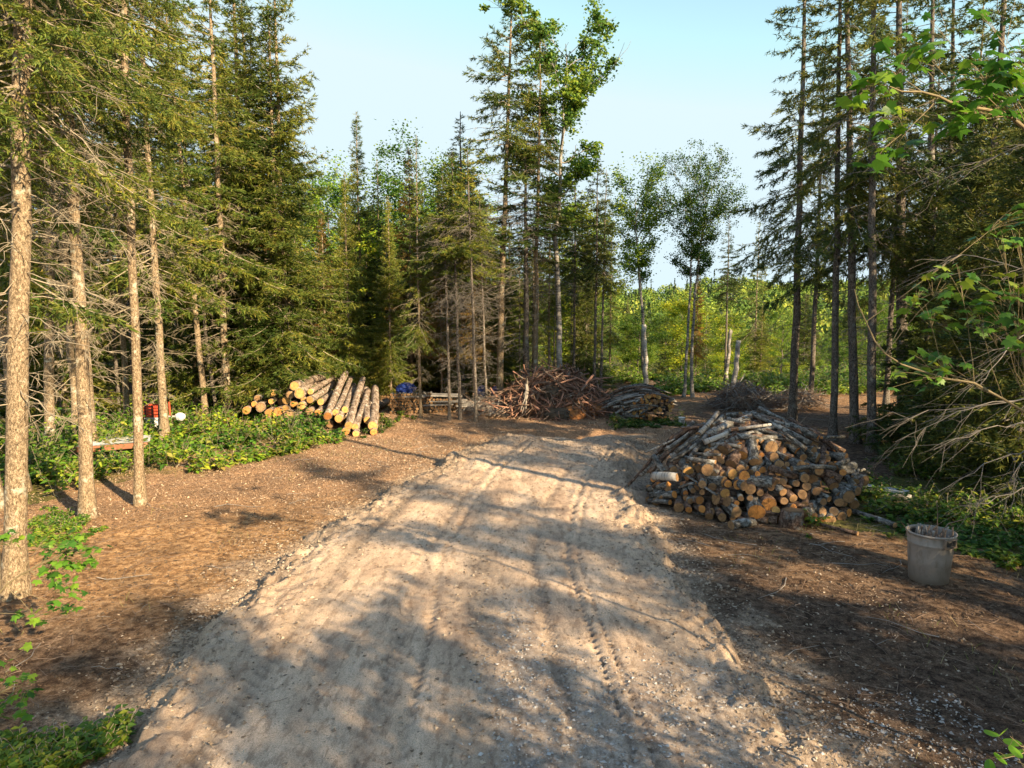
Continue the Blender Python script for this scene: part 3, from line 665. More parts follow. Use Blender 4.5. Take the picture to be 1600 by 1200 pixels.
P_('sJ', make_spruce(14, 0.11, 0.28, 1.6, 0.85, gap=0.22, droop=0.45, ragged=.5, twig='twig', dead=.9, dead_dens=2.0), 14)
P_('nearA', make_spruce(17, 0.15, 0.36, 2.0, 1.0, sides=20, tuft=0.06, tuftn=1.2, dead_dens=2.6, deadL=1.7, twig='twig', deadlow=0.12), 17)
P_('nearB', make_spruce(17, 0.098, 0.45, 1.7, 0.9, sides=18, tuft=0.06, dead_dens=1.3, deadL=1.5, twig='twig', deadlow=0.16), 17)
P_('pole', make_spruce(12, 0.075, 0.72, 0.9, 0.8, dead_dens=0.7, deadL=0.9, gap=0.2, bark='bark_grey'), 12)
P_('poleB', make_spruce(11, 0.065, 0.62, 1.0, 0.8, dead_dens=3.0, deadL=1.3, gap=0.1, bark='bark_grey'), 11)
# broadleaf
P_('bA', make_broadleaf(11, 0.15, 0.30, 1.9, 15000, 'leaf_green'), 11)
P_('bB', make_broadleaf(11, 0.13, 0.12, 2.4, 15000, 'leaf_yellow', lsize=0.14, clump=0.50, gap=0.35), 11)
P_('bC', make_broadleaf(9, 0.10, 0.10, 2.0, 13000, 'leaf_yellow', lsize=0.14, clump=0.48, gap=0.35), 9)
P_('bD', make_broadleaf(12, 0.15, 0.15, 2.6, 16000, 'leaf_green', lsize=0.14, clump=0.55, gap=0.3), 12)
P_('poplarA', make_broadleaf(11, 0.13, 0.58, 1.4, 9500, 'leaf_green', bark='birch_dull', lsize=0.11, gap=0.3, clump=.36), 11)
P_('poplarB', make_broadleaf(11, 0.12, 0.62, 2.1, 8500, 'leaf_green', bark='birch_dull', lsize=0.10, gap=0.35, bend=0.02, clump=.34), 11)
P_('aspen', make_broadleaf(15, 0.15, 0.52, 2.1, 14000, 'leaf_green', bark='birch_dull', lsize=0.13, gap=0.48, clump=0.27, bend=-0.02), 15)

def tree(proto, x, y, H, name, label, group=None, rz=None, lean=(0, 0), cat='tree', wide=1.0, sink=0.05):
    parts, H0 = PROTO[proto]; s = H / H0
    e = empty(name, (x, y, gz(x, y) - sink)); tag(e, label, cat, group)
    e.rotation_euler = (lean[1], lean[0], rng.uniform(0, 6.28) if rz is None else rz)
    e.rotation_mode = 'ZYX' if False else 'XYZ'
    # lean is applied about world axes after the spin
    rot = Matrix.Rotation(lean[0], 3, 'Y') @ Matrix.Rotation(lean[1], 3, 'X') @ Matrix.Rotation(e.rotation_euler.z, 3, 'Z')
    e.rotation_euler = rot.to_euler(); e.scale = (s * wide, s * wide, s)
    for pn, me in parts:
        if me is None: continue
        obj(pn, me, e)
    return e
def tpx(proto, px, py, H, name, label, group=None, D=None, top=None, **kw):
    """stand a tree where the base pixel meets the ground (or at distance D), leaning towards the pixel `top`"""
    p = at(px, py) if D is None else np.array([(px - 800) / 1080 * D * 1.0, D, 0])
    if top is not None:
        Y = p[1]; q = atY(top[0], top[1], Y); zb = gz(p[0], p[1])
        kw['lean'] = (math.atan2(q[0] - p[0], max(1, q[2] - zb)), 0)
    return tree(proto, p[0], p[1], H, name, label, group, **kw)
S = 'spruce_tree'
# left edge
tpx('nearA', 22, 925, 17, S, 'thick pale spruce trunk at the very left edge of the clearing', top=(30, 0), rz=0.4)
tpx('nearA', 136, 803, 17.5, S, 'tall sunlit spruce with a bark-flaked trunk, nearest one left of the thin bare one', top=(92, 0), rz=2.0, wide=0.85)
tpx('nearB', 219, 782, 17, S, 'slim straight spruce with clean sunlit trunk beside the green undergrowth', top=(193, 100), rz=1.0)
tpx('nearB', 76, 712, 17, S, 'grey-brown spruce trunk standing behind the two nearest left trunks', top=(80, 0), rz=4.0, wide=1.35)
tree('sJ', -7.9, 9.9, 15, S, 'mossy spruce whose boughs hang in from beyond the left edge', rz=0.8)
tree('sA', -9.6, 12.6, 15.5, S, 'twiggy spruce between the left edge trunk and the flaky one', rz=2.8)
tpx('sA', 322, 655, 15, S, 'spruce with a leaning golden trunk and long bare twigs, left of the log pile', top=(284, 260), rz=0.3)
tpx('pole', 338, 650, 11, S, 'thin leaning dead spruce pole touching the golden leaning trunk', top=(300, 330))
tpx('sC', 447, 612, 17, S, 'spruce with straight bare orange-brown trunk rising behind the log pile', D=25, rz=1.2, wide=0.9)
tpx('sK', 385, 0, 18.5, S, 'tallest dense dark spruce behind the log pile', D=25.5, rz=0.2)
tpx('sK', 437, 0, 14.2, S, 'full dark spruce with ragged branches reaching over the log pile into the sky', D=24.8, rz=2.2, wide=1.25)
tpx('sJ', 352, 0, 16.5, S, 'ragged tall spruce with open branches left of the tallest dark spruce', D=23.8, rz=3.2, wide=1.1)
tpx('sJ', 250, 0, 15.5, S, 'drooping spruce with brown twigs between the slim trunk and the leaning trunk', D=20, rz=1.2, wide=1.1)
tpx('sI', 130, 0, 16.5, S, 'spruce crown filling the upper left corner behind the near trunks', D=17.5, rz=1.2, wide=1.1)
tpx('sI', 15, 0, 15.5, S, 'spruce with moss-yellow boughs above the left edge', D=14, rz=2.2, wide=1.1)
tpx('sK', 545, 0, 9, S, 'bushy bright olive spruce directly above the right end of the log pile', D=27, rz=2.9, wide=0.9)
tpx('sK', 565, 0, 12.7, S, 'pointed dark spruce with a needle-thin spire against the sky', D=32.5, rz=4, wide=0.95)
tpx('sJ', 594, 0, 10.8, S, 'shorter pointed spruce just right of the needle-thin spire', D=33.5, rz=5, wide=0.9)
tpx('sD', 643, 0, 10.6, S, 'rusty brown dying spruce with a bare thin spire', D=30, rz=1, wide=0.95)
tpx('sD', 690, 0, 8.9, S, 'rusty topped smaller spruce beside the dying spired one', D=29, rz=1.7, wide=0.85)
tpx('sJ', 657, 652, 9.6, S, 'thin-trunked spruce rising out of the low woodstack', rz=1.9, wide=0.8)
tpx('sE', 723, 0, 11.6, S, 'dark blunt spruce left of the tall central spruce', D=28.2, rz=0.9, wide=1.35)
tpx('sI', 778, 610, 15.5, S, 'tallest central spruce with clumped golden branches on a straight trunk', D=26.2, top=(800, 0), rz=0.5, wide=1.05)
tpx('sB', 834, 590, 14.0, S, 'second tall central spruce, darker, beside the white aspen', D=25.8, top=(845, 50), rz=1.1, wide=0.95)
tpx('poleB', 820, 590, 10.0, S, 'stout pale bare trunk paired with the darker central spruce', D=25.6, rz=0.2, wide=2.0)
tpx('sD', 740, 0, 8.8, S, 'brown dying spruce with fine bare twigs in front of the central spruces', D=27, rz=2.4, wide=0.9)
tpx('sK', 610, 0, 8.2, S, 'dark shaded spruce whose boughs droop to the low woodstack', D=27.5, rz=0.4, wide=0.9)
tpx('sA', 858, 0, 9.4, S, 'brownish mid-height spruce crown under the second tall central one', D=29, rz=2.4, wide=1.0)
for px, py, H, lab in ((702, 655, 8.4, 'thin grey bare trunk left of the dead twiggy pair'), (719, 655, 9.0, 'leaning thin grey trunk with spreading dead twigs'),
                       (743, 658, 9.0, 'double-looking grey bare trunk by the left foot of the brush pile'), (760, 645, 8.0, 'slim reddish bare trunk left of the big brush pile')):
    tpx('poleB', px, py, H, S, lab + ', behind the chip-covered ground', top=(px - 12, 250), wide=1.15)
tpx('sE', 897, 600, 10.5, S, 'thin dark spruce just right of the tall aspen', D=29, rz=1)
tpx('sE', 930, 600, 10.2, S, 'feathery dark spruce with twin thin stems, left one', D=28, rz=2, top=(934, 255))
tpx('sE', 940, 600, 9.4, S, 'feathery dark spruce with twin thin stems, right one', D=28.2, rz=3, top=(946, 290))
tpx('sH', 915, 0, 6.8, S, 'short dark bushy spruce behind the thin dark stems', D=31, rz=3)
tpx('aspen', 872, 612, 14.6, 'aspen_tree', 'tall white-stemmed aspen leaning out over the clearing with a sparse crown', D=26.5, top=(890, 30), rz=0.3)
tpx('poplarA', 1013, 606, 9.4, 'poplar_tree', 'poplar with a white lower trunk rising behind the far woodpile', D=31, top=(990, 270), rz=0.8)
tpx('poplarB', 1067, 620, 9.3, 'poplar_tree', 'left stem of the twin poplars standing at the clearing edge', top=(1080, 290), rz=0.2, wide=0.8)
tpx('poplarB', 1083, 620, 9.2, 'poplar_tree', 'right stem of the twin poplars standing at the clearing edge', top=(1105, 300), rz=2.4, wide=0.85)
tpx('sE', 1134, 0, 8.8, S, 'slender open spruce standing alone against the sky beyond the birch stub', D=38, wide=1.2)
tpx('sJ', 1180, 0, 9.6, S, 'solitary dark pointed spruce on the right of the far clearing', D=41, wide=0.85)
tpx('sD', 1088, 0, 6.6, S, 'dead brown narrow spruce behind the twin poplars', D=36, wide=0.7)
# right side
tpx('sF', 1236, 665, 16.8, S, 'dark tall spruce with long drooping boughs against the sky, leftmost of the right-hand wood', top=(1258, 0), rz=0.6, wide=0.95)
tpx('sG', 1301, 690, 16, S, 'slim dark spruce just right of the sky-edge spruce behind the log heap', top=(1310, 0), rz=1.6, wide=0.8)
tpx('sF', 1338, 693, 17, S, 'dark spruce trunk left of the pair, behind the metal channel', top=(1326, 0), rz=2.6, wide=0.9)
tpx('sG', 1362, 708, 16.5, S, 'thicker dark spruce with spiky dead stubs near its foot', top=(1364, 0), rz=3.6, wide=0.85)
tpx('sF', 1412, 690, 17, S, 'stout spruce trunk with sun flecks in the right-hand wood', top=(1402, 0), rz=4.6, wide=1.15)
tpx('sG', 1452, 660, 17, S, 'dark spruce trunk deep in shade right of the stout one', top=(1462, 0), rz=5.2, wide=1.1)
tpx('sF', 1475, 650, 17, S, 'spruce with sunlit flank behind the shaded one on the right', top=(1490, 0), rz=0.1, wide=1.0)
tpx('sG', 1270, 0, 14, S, 'spruce crown merging behind the sky-edge spruce', D=27, rz=0.9, wide=0.9)
tpx('sF', 1390, 0, 15, S, 'background spruce between the stout trunks on the right', D=26, rz=1.9, wide=0.9)
for i, (px, D, H, lb) in enumerate(((1450, 17.5, 7, 'young dark spruce low behind the right undergrowth'), (1530, 15, 8, 'bushy young spruce under the maple leaves at the right'),
                                (1600, 13, 8, 'dense young spruce cut by the right edge'), (1500, 21, 9, 'dark filled-in spruce behind the young ones at the right'), (1580, 19, 10, 'shaded middle-sized spruce near the right edge'))):
    tpx('sH', px, 0, H, S, lb, D=D, rz=i * 1.3, wide=1.1)
for i, (px, D, H) in enumerate(((1530, 18, 16), (1570, 23, 17), (1500, 28, 16), (1600, 27, 16), (1440, 30, 15))):
    tpx(('sF', 'sG', 'sJ')[i % 3], px, 0, H, S, ['tall mossy spruce rising above the young spruces at the right', 'tall spruce with yellow-lit boughs near the right edge', 'distant shaded spruce filling the gap in the right wood',
        'back row spruce at the far right edge', 'back row spruce behind the sun-flecked trunk'][i], D=D, rz=i * 2.1)
# the wood on the left: fill
fill = []
r2 = np.random.default_rng(11)
tries = 0
while len(fill) < 92 and tries < 4000:
    tries += 1
    Y = r2.uniform(18, 52); px = r2.uniform(-250, 640)
    x = (px - 800) / 1080 * Y
    if px > 430 and Y < 31: continue
    if px > 250 and Y < 24.5: continue
    if px > 520 and Y < 36: continue
    if any((x - a) ** 2 + (Y - b) ** 2 < 2.2 for a, b in fill): continue
    fill.append((x, Y))
for i, (x, Y) in enumerate(fill):
    pr = ('sA', 'sC', 'sB', 'sK', 'pole', 'sC', 'sD', 'sK')[i % 8]
    px = 800 + 1080 * x / Y
    cap = 16.5 if px < 430 else (8.5 if px > 480 else 11) * (Y / 34) ** 0.5
    H = min(cap, r2.uniform(10, 17)) if pr != 'pole' else min(cap, 11)
    lab = {'sA': 'bare-footed spruce', 'sC': 'bushy olive-green spruce', 'sB': 'high-crowned drooping spruce', 'sK': 'dense dark spruce', 'pole': 'thin pole-like spruce stem', 'sD': 'browning spruce'}[pr]
    zone = ('beyond the left edge trunk' if px < 60 else 'behind the flaky near trunk' if px < 170 else 'behind the slim clean trunk' if px < 250 else 'beside the leaning golden trunk' if px < 350 else 'behind the log pile' if px < 490 else 'right of the log pile')
    row = 'front' if Y < 27 else 'middle' if Y < 36 else 'back'
    tree(pr, x, Y, H, S, lab + ' in the ' + row + ' wood, ' + zone, 'spruces crowded in the left wood', wide=r2.uniform(0.85, 1.15))
# behind the brush pile, thin light wood
for i in range(26):
    Y = r2.uniform(31, 50); px = r2.uniform(640, 960); x = (px - 800) / 1080 * Y
    pr = ('bC', 'sE', 'pole', 'bB', 'sE', 'sJ')[i % 6]
    H = {'bC': 5.5, 'bB': 6.5, 'sE': 8.5, 'pole': 8, 'sJ': 8}[pr] * r2.uniform(0.85, 1.15) + (1 if px < 750 else 0)
    tree(pr, x, Y, H, 'broadleaf_tree' if pr[0] == 'b' else S, {'bC': 'small yellow-green leafy tree', 'bB': 'yellow-green leafy tree', 'sE': 'thin dark spruce', 'pole': 'bare thin stem', 'sJ': 'narrow green spruce'}[pr] + ' behind the big brush pile, ' + ('left of the tall central spruce' if px < 775 else 'between the central spruce and the aspen' if px < 870 else 'right of the white aspen') + (', closer' if Y < 40 else ', farther'), 'thin wood behind the big brush pile')
for px, D, H, lb in ((520, 46, 12.3, 'light green round-topped broadleaf tree between the dark spruce and the spire'), (610, 47, 11.3, 'green broadleaf crown behind the shorter pointed spruce'), (680, 45, 14.0, 'large fresh green broadleaf crown left of the central spruces'), (715, 44, 11.5, 'green broadleaf crown hidden behind the blunt dark spruce'), (905, 40, 9.3, 'yellow-green broadleaf crown right behind the aspen trunk')):
    tpx('bD' if D != 40 else 'bB', px, 0, H, 'broadleaf_tree', lb, D=D, wide=1.1)
for i in range(16):
    Y = r2.uniform(28.5, 36); px = 590 + 215 * (i + r2.uniform(-.4, .4)) / 16; x = (px - 800) / 1080 * Y
    tree(('sK', 'sC', 'sK')[i % 3], x, Y, r2.uniform(6.2, 8.6), S, ('dim dense spruce', 'dim bushy spruce', 'dim dense spruce')[i % 3] + ' shading the low woodstack, ' + ('behind the log pile end' if px < 640 else 'behind the blue tarp' if px < 700 else 'behind the thin grey trunks' if px < 760 else 'behind the tall central trunk'), 'dim spruces behind the low woodstack', wide=1.25)
for i in range(26):
    Y = r2.uniform(50, 78); px = r2.uniform(250, 860); x = (px - 800) / 1080 * Y
    tree(('bD', 'sC', 'bA')[i % 3], x, Y, r2.uniform(9, 12.5), 'broadleaf_tree' if i % 3 != 1 else S, ('green broadleaf tree', 'dark spruce', 'airy green broadleaf tree')[i % 3] + ' glimpsed deep behind the left and middle wood', 'back trees behind the wood', wide=1.2)
# the valley beyond the clearing
vl = []
for i in range(400):
    if len(vl) >= 66: break
    Y = 37 + 85 * r2.random() ** 1.25; px = r2.uniform(840, 1480); x = (px - 800) / 1080 * Y
    if any((x - a) ** 2 + (Y - b) ** 2 < 7.5 for a, b in vl): continue
    vl.append((x, Y))
for i, (x, Y) in enumerate(vl):
    pr = ('bB', 'sK', 'bD', 'sC', 'bD', 'bC', 'sH', 'bA', 'sE')[i % 9]
    zt = CAMZ + Y * (r2.uniform(-45, 22) / 1080 if Y > 60 else r2.uniform(-90, 15) / 1080)
    H = max(3.5, zt - gz(x, Y)); 
    lab = {'bB': 'yellow-green broadleaf tree', 'bC': 'low yellow-green bushy tree', 'bD': 'mid green broadleaf tree', 'sC': 'dark spruce among broadleaf trees', 'bA': 'green airy broadleaf tree', 'sE': 'thin dark spruce', 'sK': 'dense dark spruce', 'sH': 'low dark spruce'}[pr]
    tree(pr, x, Y, H * (1.15 if pr[0] == 's' else 1), S if pr[0] == 's' else 'broadleaf_tree', lab + (' in the near' if Y < 55 else ' in the middle' if Y < 80 else ' in the far') + ' valley, ' + ('left of the white-stemmed poplar' if px < 1000 else 'between the poplars' if px < 1075 else 'between the twin poplars and the birch stub' if px < 1150 else 'right of the birch stub' if px < 1240 else 'behind the right-hand trunks'), 'trees in the valley beyond the clearing', wide=r2.uniform(0.95, 1.25) * max(1, 9 / H) ** 0.3)
# far hill forest : one mass
def far_forest():
    g = Geo(); n = 5200
    x = r2.uniform(-260, 420, n); y = 120 + 330 * r2.random(n) ** 0.9
    k = (np.abs(x - 0.2 * y) < 0.62 * y); x = x[k]; y = y[k]; n = len(x)
    z = base_h(x, y); con = r2.random(n) < 0.13
    rad = np.where(con, 1.6, r2.uniform(2.0, 4.2, n)); H = np.where(con, r2.uniform(7, 13.5, n), r2.uniform(4.5, 10, n)) * (0.7 + 0.65 * vnoise(x / 28, y / 28))
    per = 130
    u = rng.random((n, per)); a = rng.uniform(0, 6.28, (n, per)); th = np.arccos(1 - 1.3 * u); lump = 1 + 0.22 * np.sin(3 * a + x[:, None]) * np.sin(4 * th + y[:, None])
    rr = rad[:, None] * lump * rng.uniform(0.8, 1.05, (n, per))
    zz = z[:, None] + H[:, None] * np.where(con[:, None], 1 - u, 0) + np.where(con[:, None], 0, (H - rad)[:, None] + rr * np.cos(th))
    rh = np.where(con[:, None], rad[:, None] * u * rng.uniform(0.4, 1.1, (n, per)), rr * np.sin(th))
    C = np.stack([x[:, None] + rh * np.cos(a), y[:, None] + rh * np.sin(a), zz], -1).reshape(-1, 3)
    m_ = len(C); s = rng.uniform(0.22, 0.55, m_)[:, None]
    a1 = unit(rng.normal(0, 1, (m_, 3))); a2 = unit(np.cross(a1, rng.normal(0, 1, (m_, 3))))
    V = np.stack([C - a1 * s, C + a2 * s * 0.8, C + a1 * s, C - a2 * s * 0.8], 1)
    g.add(V.reshape(-1, 3), np.arange(4 * m_).reshape(-1, 4))
    me = g.mesh('forest', [M['far_leaf']], False); a = me.attributes.new('tint', 'FLOAT', 'POINT'); tv = np.where(con, 0.05 + 0.2 * r2.random(n), 0.3 + 0.7 * r2.random(n)); a.data.foreach_set('value', np.repeat(tv, per * 4).astype(np.float32)[:len(me.vertices)])
    o = obj('forest', me); tag(o, kind='stuff')
far_forest()

# trees standing behind and to the right of the photographer
BEH = [(5.5, -2.0, 6.2, 'bD'), (8.2, 0.4, 5.6, 'sJ'), (4.0, -4.0, 6.4, 'bD'), (7.2, -4.0, 7.0, 'sH'), (2.2, -5.0, 6.4, 'bC'), (5.0, 0.6, 4.6, 'bC'), (10.5, -1.2, 7.5, 'bA'), (10.6, 7.2, 6.6, 'sH'), (11.8, 5.6, 8, 'bD'), (9.9, 4.9, 4.4, 'bC'), (8.4, 2.6, 5.6, 'sH'),
       (12.4, -0.6, 14, 'sF'), (15, -3.5, 14, 'sG'), (10.2, 10.5, 14, 'sF'), (12.5, 9.0, 15, 'sG'), (13, 13.5, 15, 'sC'), (16, 11, 16, 'sF'), (15, 16, 15, 'sJ'), (17, 20, 16, 'sF'), (13.5, 5.0, 9, 'sE')]
for x, y, H, pr in BEH:
    tree(pr, x, y, H, 'broadleaf_tree' if pr[0] == 'b' else S, 'roadside tree standing outside the frame beside the photographer', 'trees outside the frame')
# ------------------------------------------------------------------ logs
def log_thing(p0, p1, r0, r1=None, bark='bark_fire', end='end_old', name='firewood_log', label='', cat='log', group=None, both=False, knots=0, bendy=0.02, sides=14, ends=True):
    """p0: centre of the cut face towards the viewer"""
    p0 = Vector(p0); p1 = Vector(p1); r1 = r1 or r0 * rng.uniform(0.85, 1.0); L = (p1 - p0).length
    q = (p1 - p0).to_track_quat('Z', 'Y')
    e = bpy.data.objects.new(name, None); link(e); e.location = p0; e.rotation_mode = 'QUATERNION'; e.rotation_quaternion = q; e.empty_display_size = 0.1
    tag(e, label, cat, group)
    k = max(4, int(L / 0.22)); t = np.linspace(0, 1, k); P = np.zeros((k, 3)); P[:, 2] = t * L
    P[1:-1, :2] += rng.normal(0, bendy * L * 0.3, (k - 2, 2)) * 0.5 + (np.sin(t[1:-1] * math.pi) * bendy * L)[:, None] * rng.normal(0, 0.7, 2)
    g = Geo(); rr = (r0 + (r1 - r0) * t) * (1 + rng.normal(0, 0.025, k))
    ang = np.arange(sides) * 2 * math.pi / sides; prof = 1 + 0.05 * np.sin(ang * 2 + rng.uniform(0, 6)) + 0.03 * np.sin(ang * 3 + rng.uniform(0, 6))
    V = np.stack([P[:, None, 0] + rr[:, None] * prof * np.cos(ang), P[:, None, 1] + rr[:, None] * prof * np.sin(ang), np.repeat(P[:, 2:3], sides, 1)], -1)
    V[1:-1, :, :2] += rng.normal(0, 0.012 * r0 + 0.0015, (k - 2, sides, 2))
    idx = np.arange(k * sides).reshape(k, sides)
    A, B = idx[:-1], idx[1:]
    g.add(V.reshape(-1, 3), np.stack([A, np.roll(A, -1, 1), np.roll(B, -1, 1), B], -1).reshape(-1, 4))
    g.F.append((idx[0:1, ::-1], 0)); g.F.append((idx[-1:], 0))
    for _ in range(knots):
        z = rng.uniform(0.1, 0.95) * L; a = rng.uniform(0, 6.28); dv = np.array([math.cos(a), math.sin(a), 0.5]); b0 = np.array([0, 0, z]) + dv * r0 * 0.7
        g.tubes(np.stack([b0, b0 + dv * r0 * rng.uniform(0.45, 1.0)])[None], np.array([[r0 * 0.16, r0 * 0.09]]), 5, 0, cap=True)
    me = g.mesh('log_bark', [M[bark]])
    me.polygons.foreach_set('use_smooth', [len(p.vertices) == 4 for p in me.polygons])
    obj('bark', me, e)
    if ends:
        for zz, s, use in ((0, -1, True), (L, 1, both)):
            if not use: continue
            g2 = Geo(); r_ = (r0 if zz == 0 else r1) * 0.965; rings = 3
            Vs = [[0, 0, 0]]
            for j in range(1, rings + 1):
                for i_ in range(sides): Vs.append([math.cos(ang[i_]) * prof[i_] * r_ * j / rings, math.sin(ang[i_]) * prof[i_] * r_ * j / rings, 0])
            Vs = np.array(Vs); Vs[:, 2] = s * (0.004 + 0.02 * r_ * rng.random(len(Vs))); Vs[-sides:, 2] = s * 0.003
            F3 = [[0, 1 + (i_ + 1) % sides, 1 + i_] for i_ in range(sides)]
            F4 = []
            for j in range(rings - 1):
                for i_ in range(sides):
                    a_ = 1 + j * sides + i_; b_ = 1 + j * sides + (i_ + 1) % sides; F4.append([a_, b_, b_ + sides, a_ + sides])
            g2.add(Vs, F3); g2.F.append((np.array(F4), 0))
            obj('cut_end', g2.mesh('cut_end', [M[end]], False), e, (0, 0, zz))
    return e

# ---- big log pile on the left: (end px, py, radius px, depth of the end, far px, py, depth, bark end kind, label)
LL = [
 (582.6, 665.6, 7.6, 20.8, 586, 606, 25.0, 'y', 'rightmost long log of the big pile, with a round bright yellow end'),
 (575, 657, 6.6, 21.3, 571, 607, 25.2, 'y', 'log lying just left of the rightmost log, its end tucked low'),
 (545, 665, 6.6, 20.7, 567, 592, 25.0, 'y', 'long log sloping down the pile front to a yellow disc near the ground'),
 (554.5, 667, 5.6, 20.8, 575, 610, 24.5, 'y', 'log half hidden behind the long sloping one, yellow end beside its end'),
 (512, 650, 6.6, 21.3, 540, 583, 25.3, 'o', 'steep log with a notched orange end in the middle of the pile'),
 (524, 644.5, 5.2, 21.5, 548, 591, 25.3, 'y', 'steep slim log right of the notched one'),
 (529, 654, 6.5, 21.3, 553, 606, 25.0, 'y', 'log under the steep slim one, end half in shadow'),
 (539, 640, 5.2, 21.7, 553, 602, 25.5, 'y', 'slim log with a round yellow end between the steep logs'),
 (460, 603, 7.2, 22.6, 513, 585, 26.4, 'y', 'topmost log of the pile with a big pale yellow end pointing left'),
 (468, 614.5, 8.2, 22.3, 500, 596, 26.2, 'y', 'thick log with a cracked yellow end just under the topmost log'),
 (485, 612, 4.6, 22.6, 524, 589, 26.3, 'y', 'slim sunlit log right of the thick cracked one'),
 (484, 624.7, 5.5, 22.2, 523, 598, 26, 'y', 'sunlit log running up to the right under the slim one'),
 (501, 628, 5.3, 22.2, 520, 613, 25.5, 'y', 'log with a round yellow end left of the steep logs'),
 (470.5, 634, 6.4, 22.0, 498, 617, 25.5, 'y', 'log with an egg yellow end in the shaded hollow of the pile'),
 (497, 645, 5.4, 21.7, 516, 626, 25.2, 'o', 'log with orange end left of the notched one'),
 (426, 614.4, 5.4, 22.8, 460, 603, 26.5, 'y', 'upper left log with a small yellow end'),
 (453, 617, 6.3, 22.6, 478, 606, 26.0, 'g', 'log with a weathered grey end left of the thick cracked one'),
 (423.5, 627.4, 4.2, 22.6, 448, 618, 26, 'o', 'slim log with a tan end beneath the upper left log'),
 (407, 636, 7.6, 22.6, 434, 624, 26, 'g', 'thick dull log end on the left flank of the pile'),
 (385, 641, 6.2, 22.5, 403, 630, 26, 'o', 'leftmost log end of the pile with an orange ring'),
 (474, 624, 4.2, 22.5, 492, 614, 26, 'y', 'small yellow log end below the thick cracked one'),
 (452.6, 648, 8.2, 22.0, 474, 634, 25.5, 'g', 'thick brownish log end low in the pile'),
 (434.7, 643, 7.2, 22.1, 458, 630, 25.5, 'o', 'broken orange log butt in the shaded hollow'),
 (421, 645, 6.6, 22.2, 440, 632, 25.7, 'o', 'orange log butt just above the green plants'),
 (483.5, 643, 6.0, 21.8, 500, 630, 25.3, 'g', 'greenish old log end behind the leaves'),
 (454, 664, 7.6, 21.2, 482, 652, 24.5, 'g', 'mossy log sticking out of the green undergrowth'),
 (416, 673, 5.2, 20.6, 440, 662, 23.5, 'o', 'log with orange end poking out of the undergrowth, left one'),
 (461.5, 675.5, 4.6, 20.4, 476, 664, 23.5, 'o', 'log with orange end poking out of the undergrowth, right one'),
 (540, 674, 6.0, 20.7, 556, 640, 24, 'o', 'lowest log under the long sloping one with a split orange end'),
 (556, 679, 5.0, 20.5, 566, 640, 24, 'y', 'lowest log with a yellow wedge cut at the front right'),
 (584, 677, 5.6, 20.6, 583, 640, 24.3, 'o', 'orange butt on the ground beneath the rightmost log'),
 (403, 622.5, 5.6, 23.2, 425, 613, 26.5, 'w', 'pale peeled log end at the upper left of the pile'),
 (397, 631.5, 4.6, 22.9, 418, 621, 26.5, 'o', 'slim log behind the leftmost end'),
 (515, 663, 6.0, 21.5, 530, 630, 25, 'g', 'log deep in the shadow under the steep logs'),
 (447, 626, 6.0, 22.7, 474, 615, 26.4, 'y', 'log filling the dark hollow left of the thick cracked log'),
 (459, 631, 5.5, 22.5, 482, 618, 26.2, 'o', 'short orange end tucked between the hollow and the egg yellow end'),
 (446, 640, 6.5, 22.3, 468, 628, 26, 'y', 'yellow end low in the hollow just above the brownish thick log'),
 (440, 628, 6.0, 23.2, 470, 615, 27, 'g', 'log deep in the shadow below the upper left log'),
]
for ex, ey, er, D0, fx, fy, D1, kind, lab in LL:
    a = atY(ex, ey, D0); b = atY(fx, fy, D1); rad = er / 1080 * D0
    a[2] = max(a[2], gz(a[0], a[1]) + rad * 0.8); b[2] = max(b[2], gz(b[0], b[1]) + rad * 0.8)
    log_thing(a, b, rad, rad * 0.86, 'bark_log' if kind != 'w' else 'birch', {'y': 'end_fresh', 'o': 'end_orange', 'g': 'end_old', 'w': 'end_old'}[kind], 'felled_log', lab, 'log', 'logs in the big pile on the left', knots=4, bendy=0.006, sides=18, both=True)
for i in range(9):   # hidden logs that carry the pile
    px = 415 + i * 17; a = atY(px, 668 - (i < 4) * 6, 22.2 + 0.1 * i); a[2] = 0.16; b = a + np.array([0.5, 3.6, 0.05])
    log_thing(a, b, 0.16, 0.14, 'bark_log', 'end_old', 'felled_log', 'shadowed bottom log carrying the big pile, half lost behind plants', 'log', 'bottom logs of the big pile', knots=1, bendy=0.006)

# ---- mound helper
def mound(cx, cy, rx, ry, H, pw=0.7):
    def S(x, y):
        q = ((x - cx) / rx) ** 2 + ((y - cy) / ry) ** 2
        return H * np.maximum(0, 1 - q) ** pw
    def hit(px, py):
        d = ray(px, py); t = np.linspace((cy - ry * 1.3) / d[1], (cy + ry) / d[1], 400)
        P = np.array([0, 0, CAMZ]) + d * t[:, None]
        under = P[:, 2] < S(P[:, 0], P[:, 1]) + 0.02
        under |= P[:, 2] < 0.03
        if not under.any(): return P[np.argmin(np.abs(P[:, 1] - cy))]
        return P[np.argmax(under)]
    return S, hit
def along(px, py, p0, L, deeper=True):
    """point on the pixel's ray at distance L from p0"""
    d = ray(px, py); o = np.array([0, 0, CAMZ]); d = d / np.linalg.norm(d); v = o - p0
    b = v @ d; c = v @ v - L * L; disc = b * b - c
    t = -b + (math.sqrt(disc) if disc > 0 else 0); q = o + d * t
    u_ = q - p0; return p0 + u_ / np.linalg.norm(u_) * L
NPX = lambda X, Y: (980 + X / 3.636, 620 + Y / 3.636)
S1, hit1 = mound(4.65, 13.3, 2.25, 2.0, 1.62, 0.72)
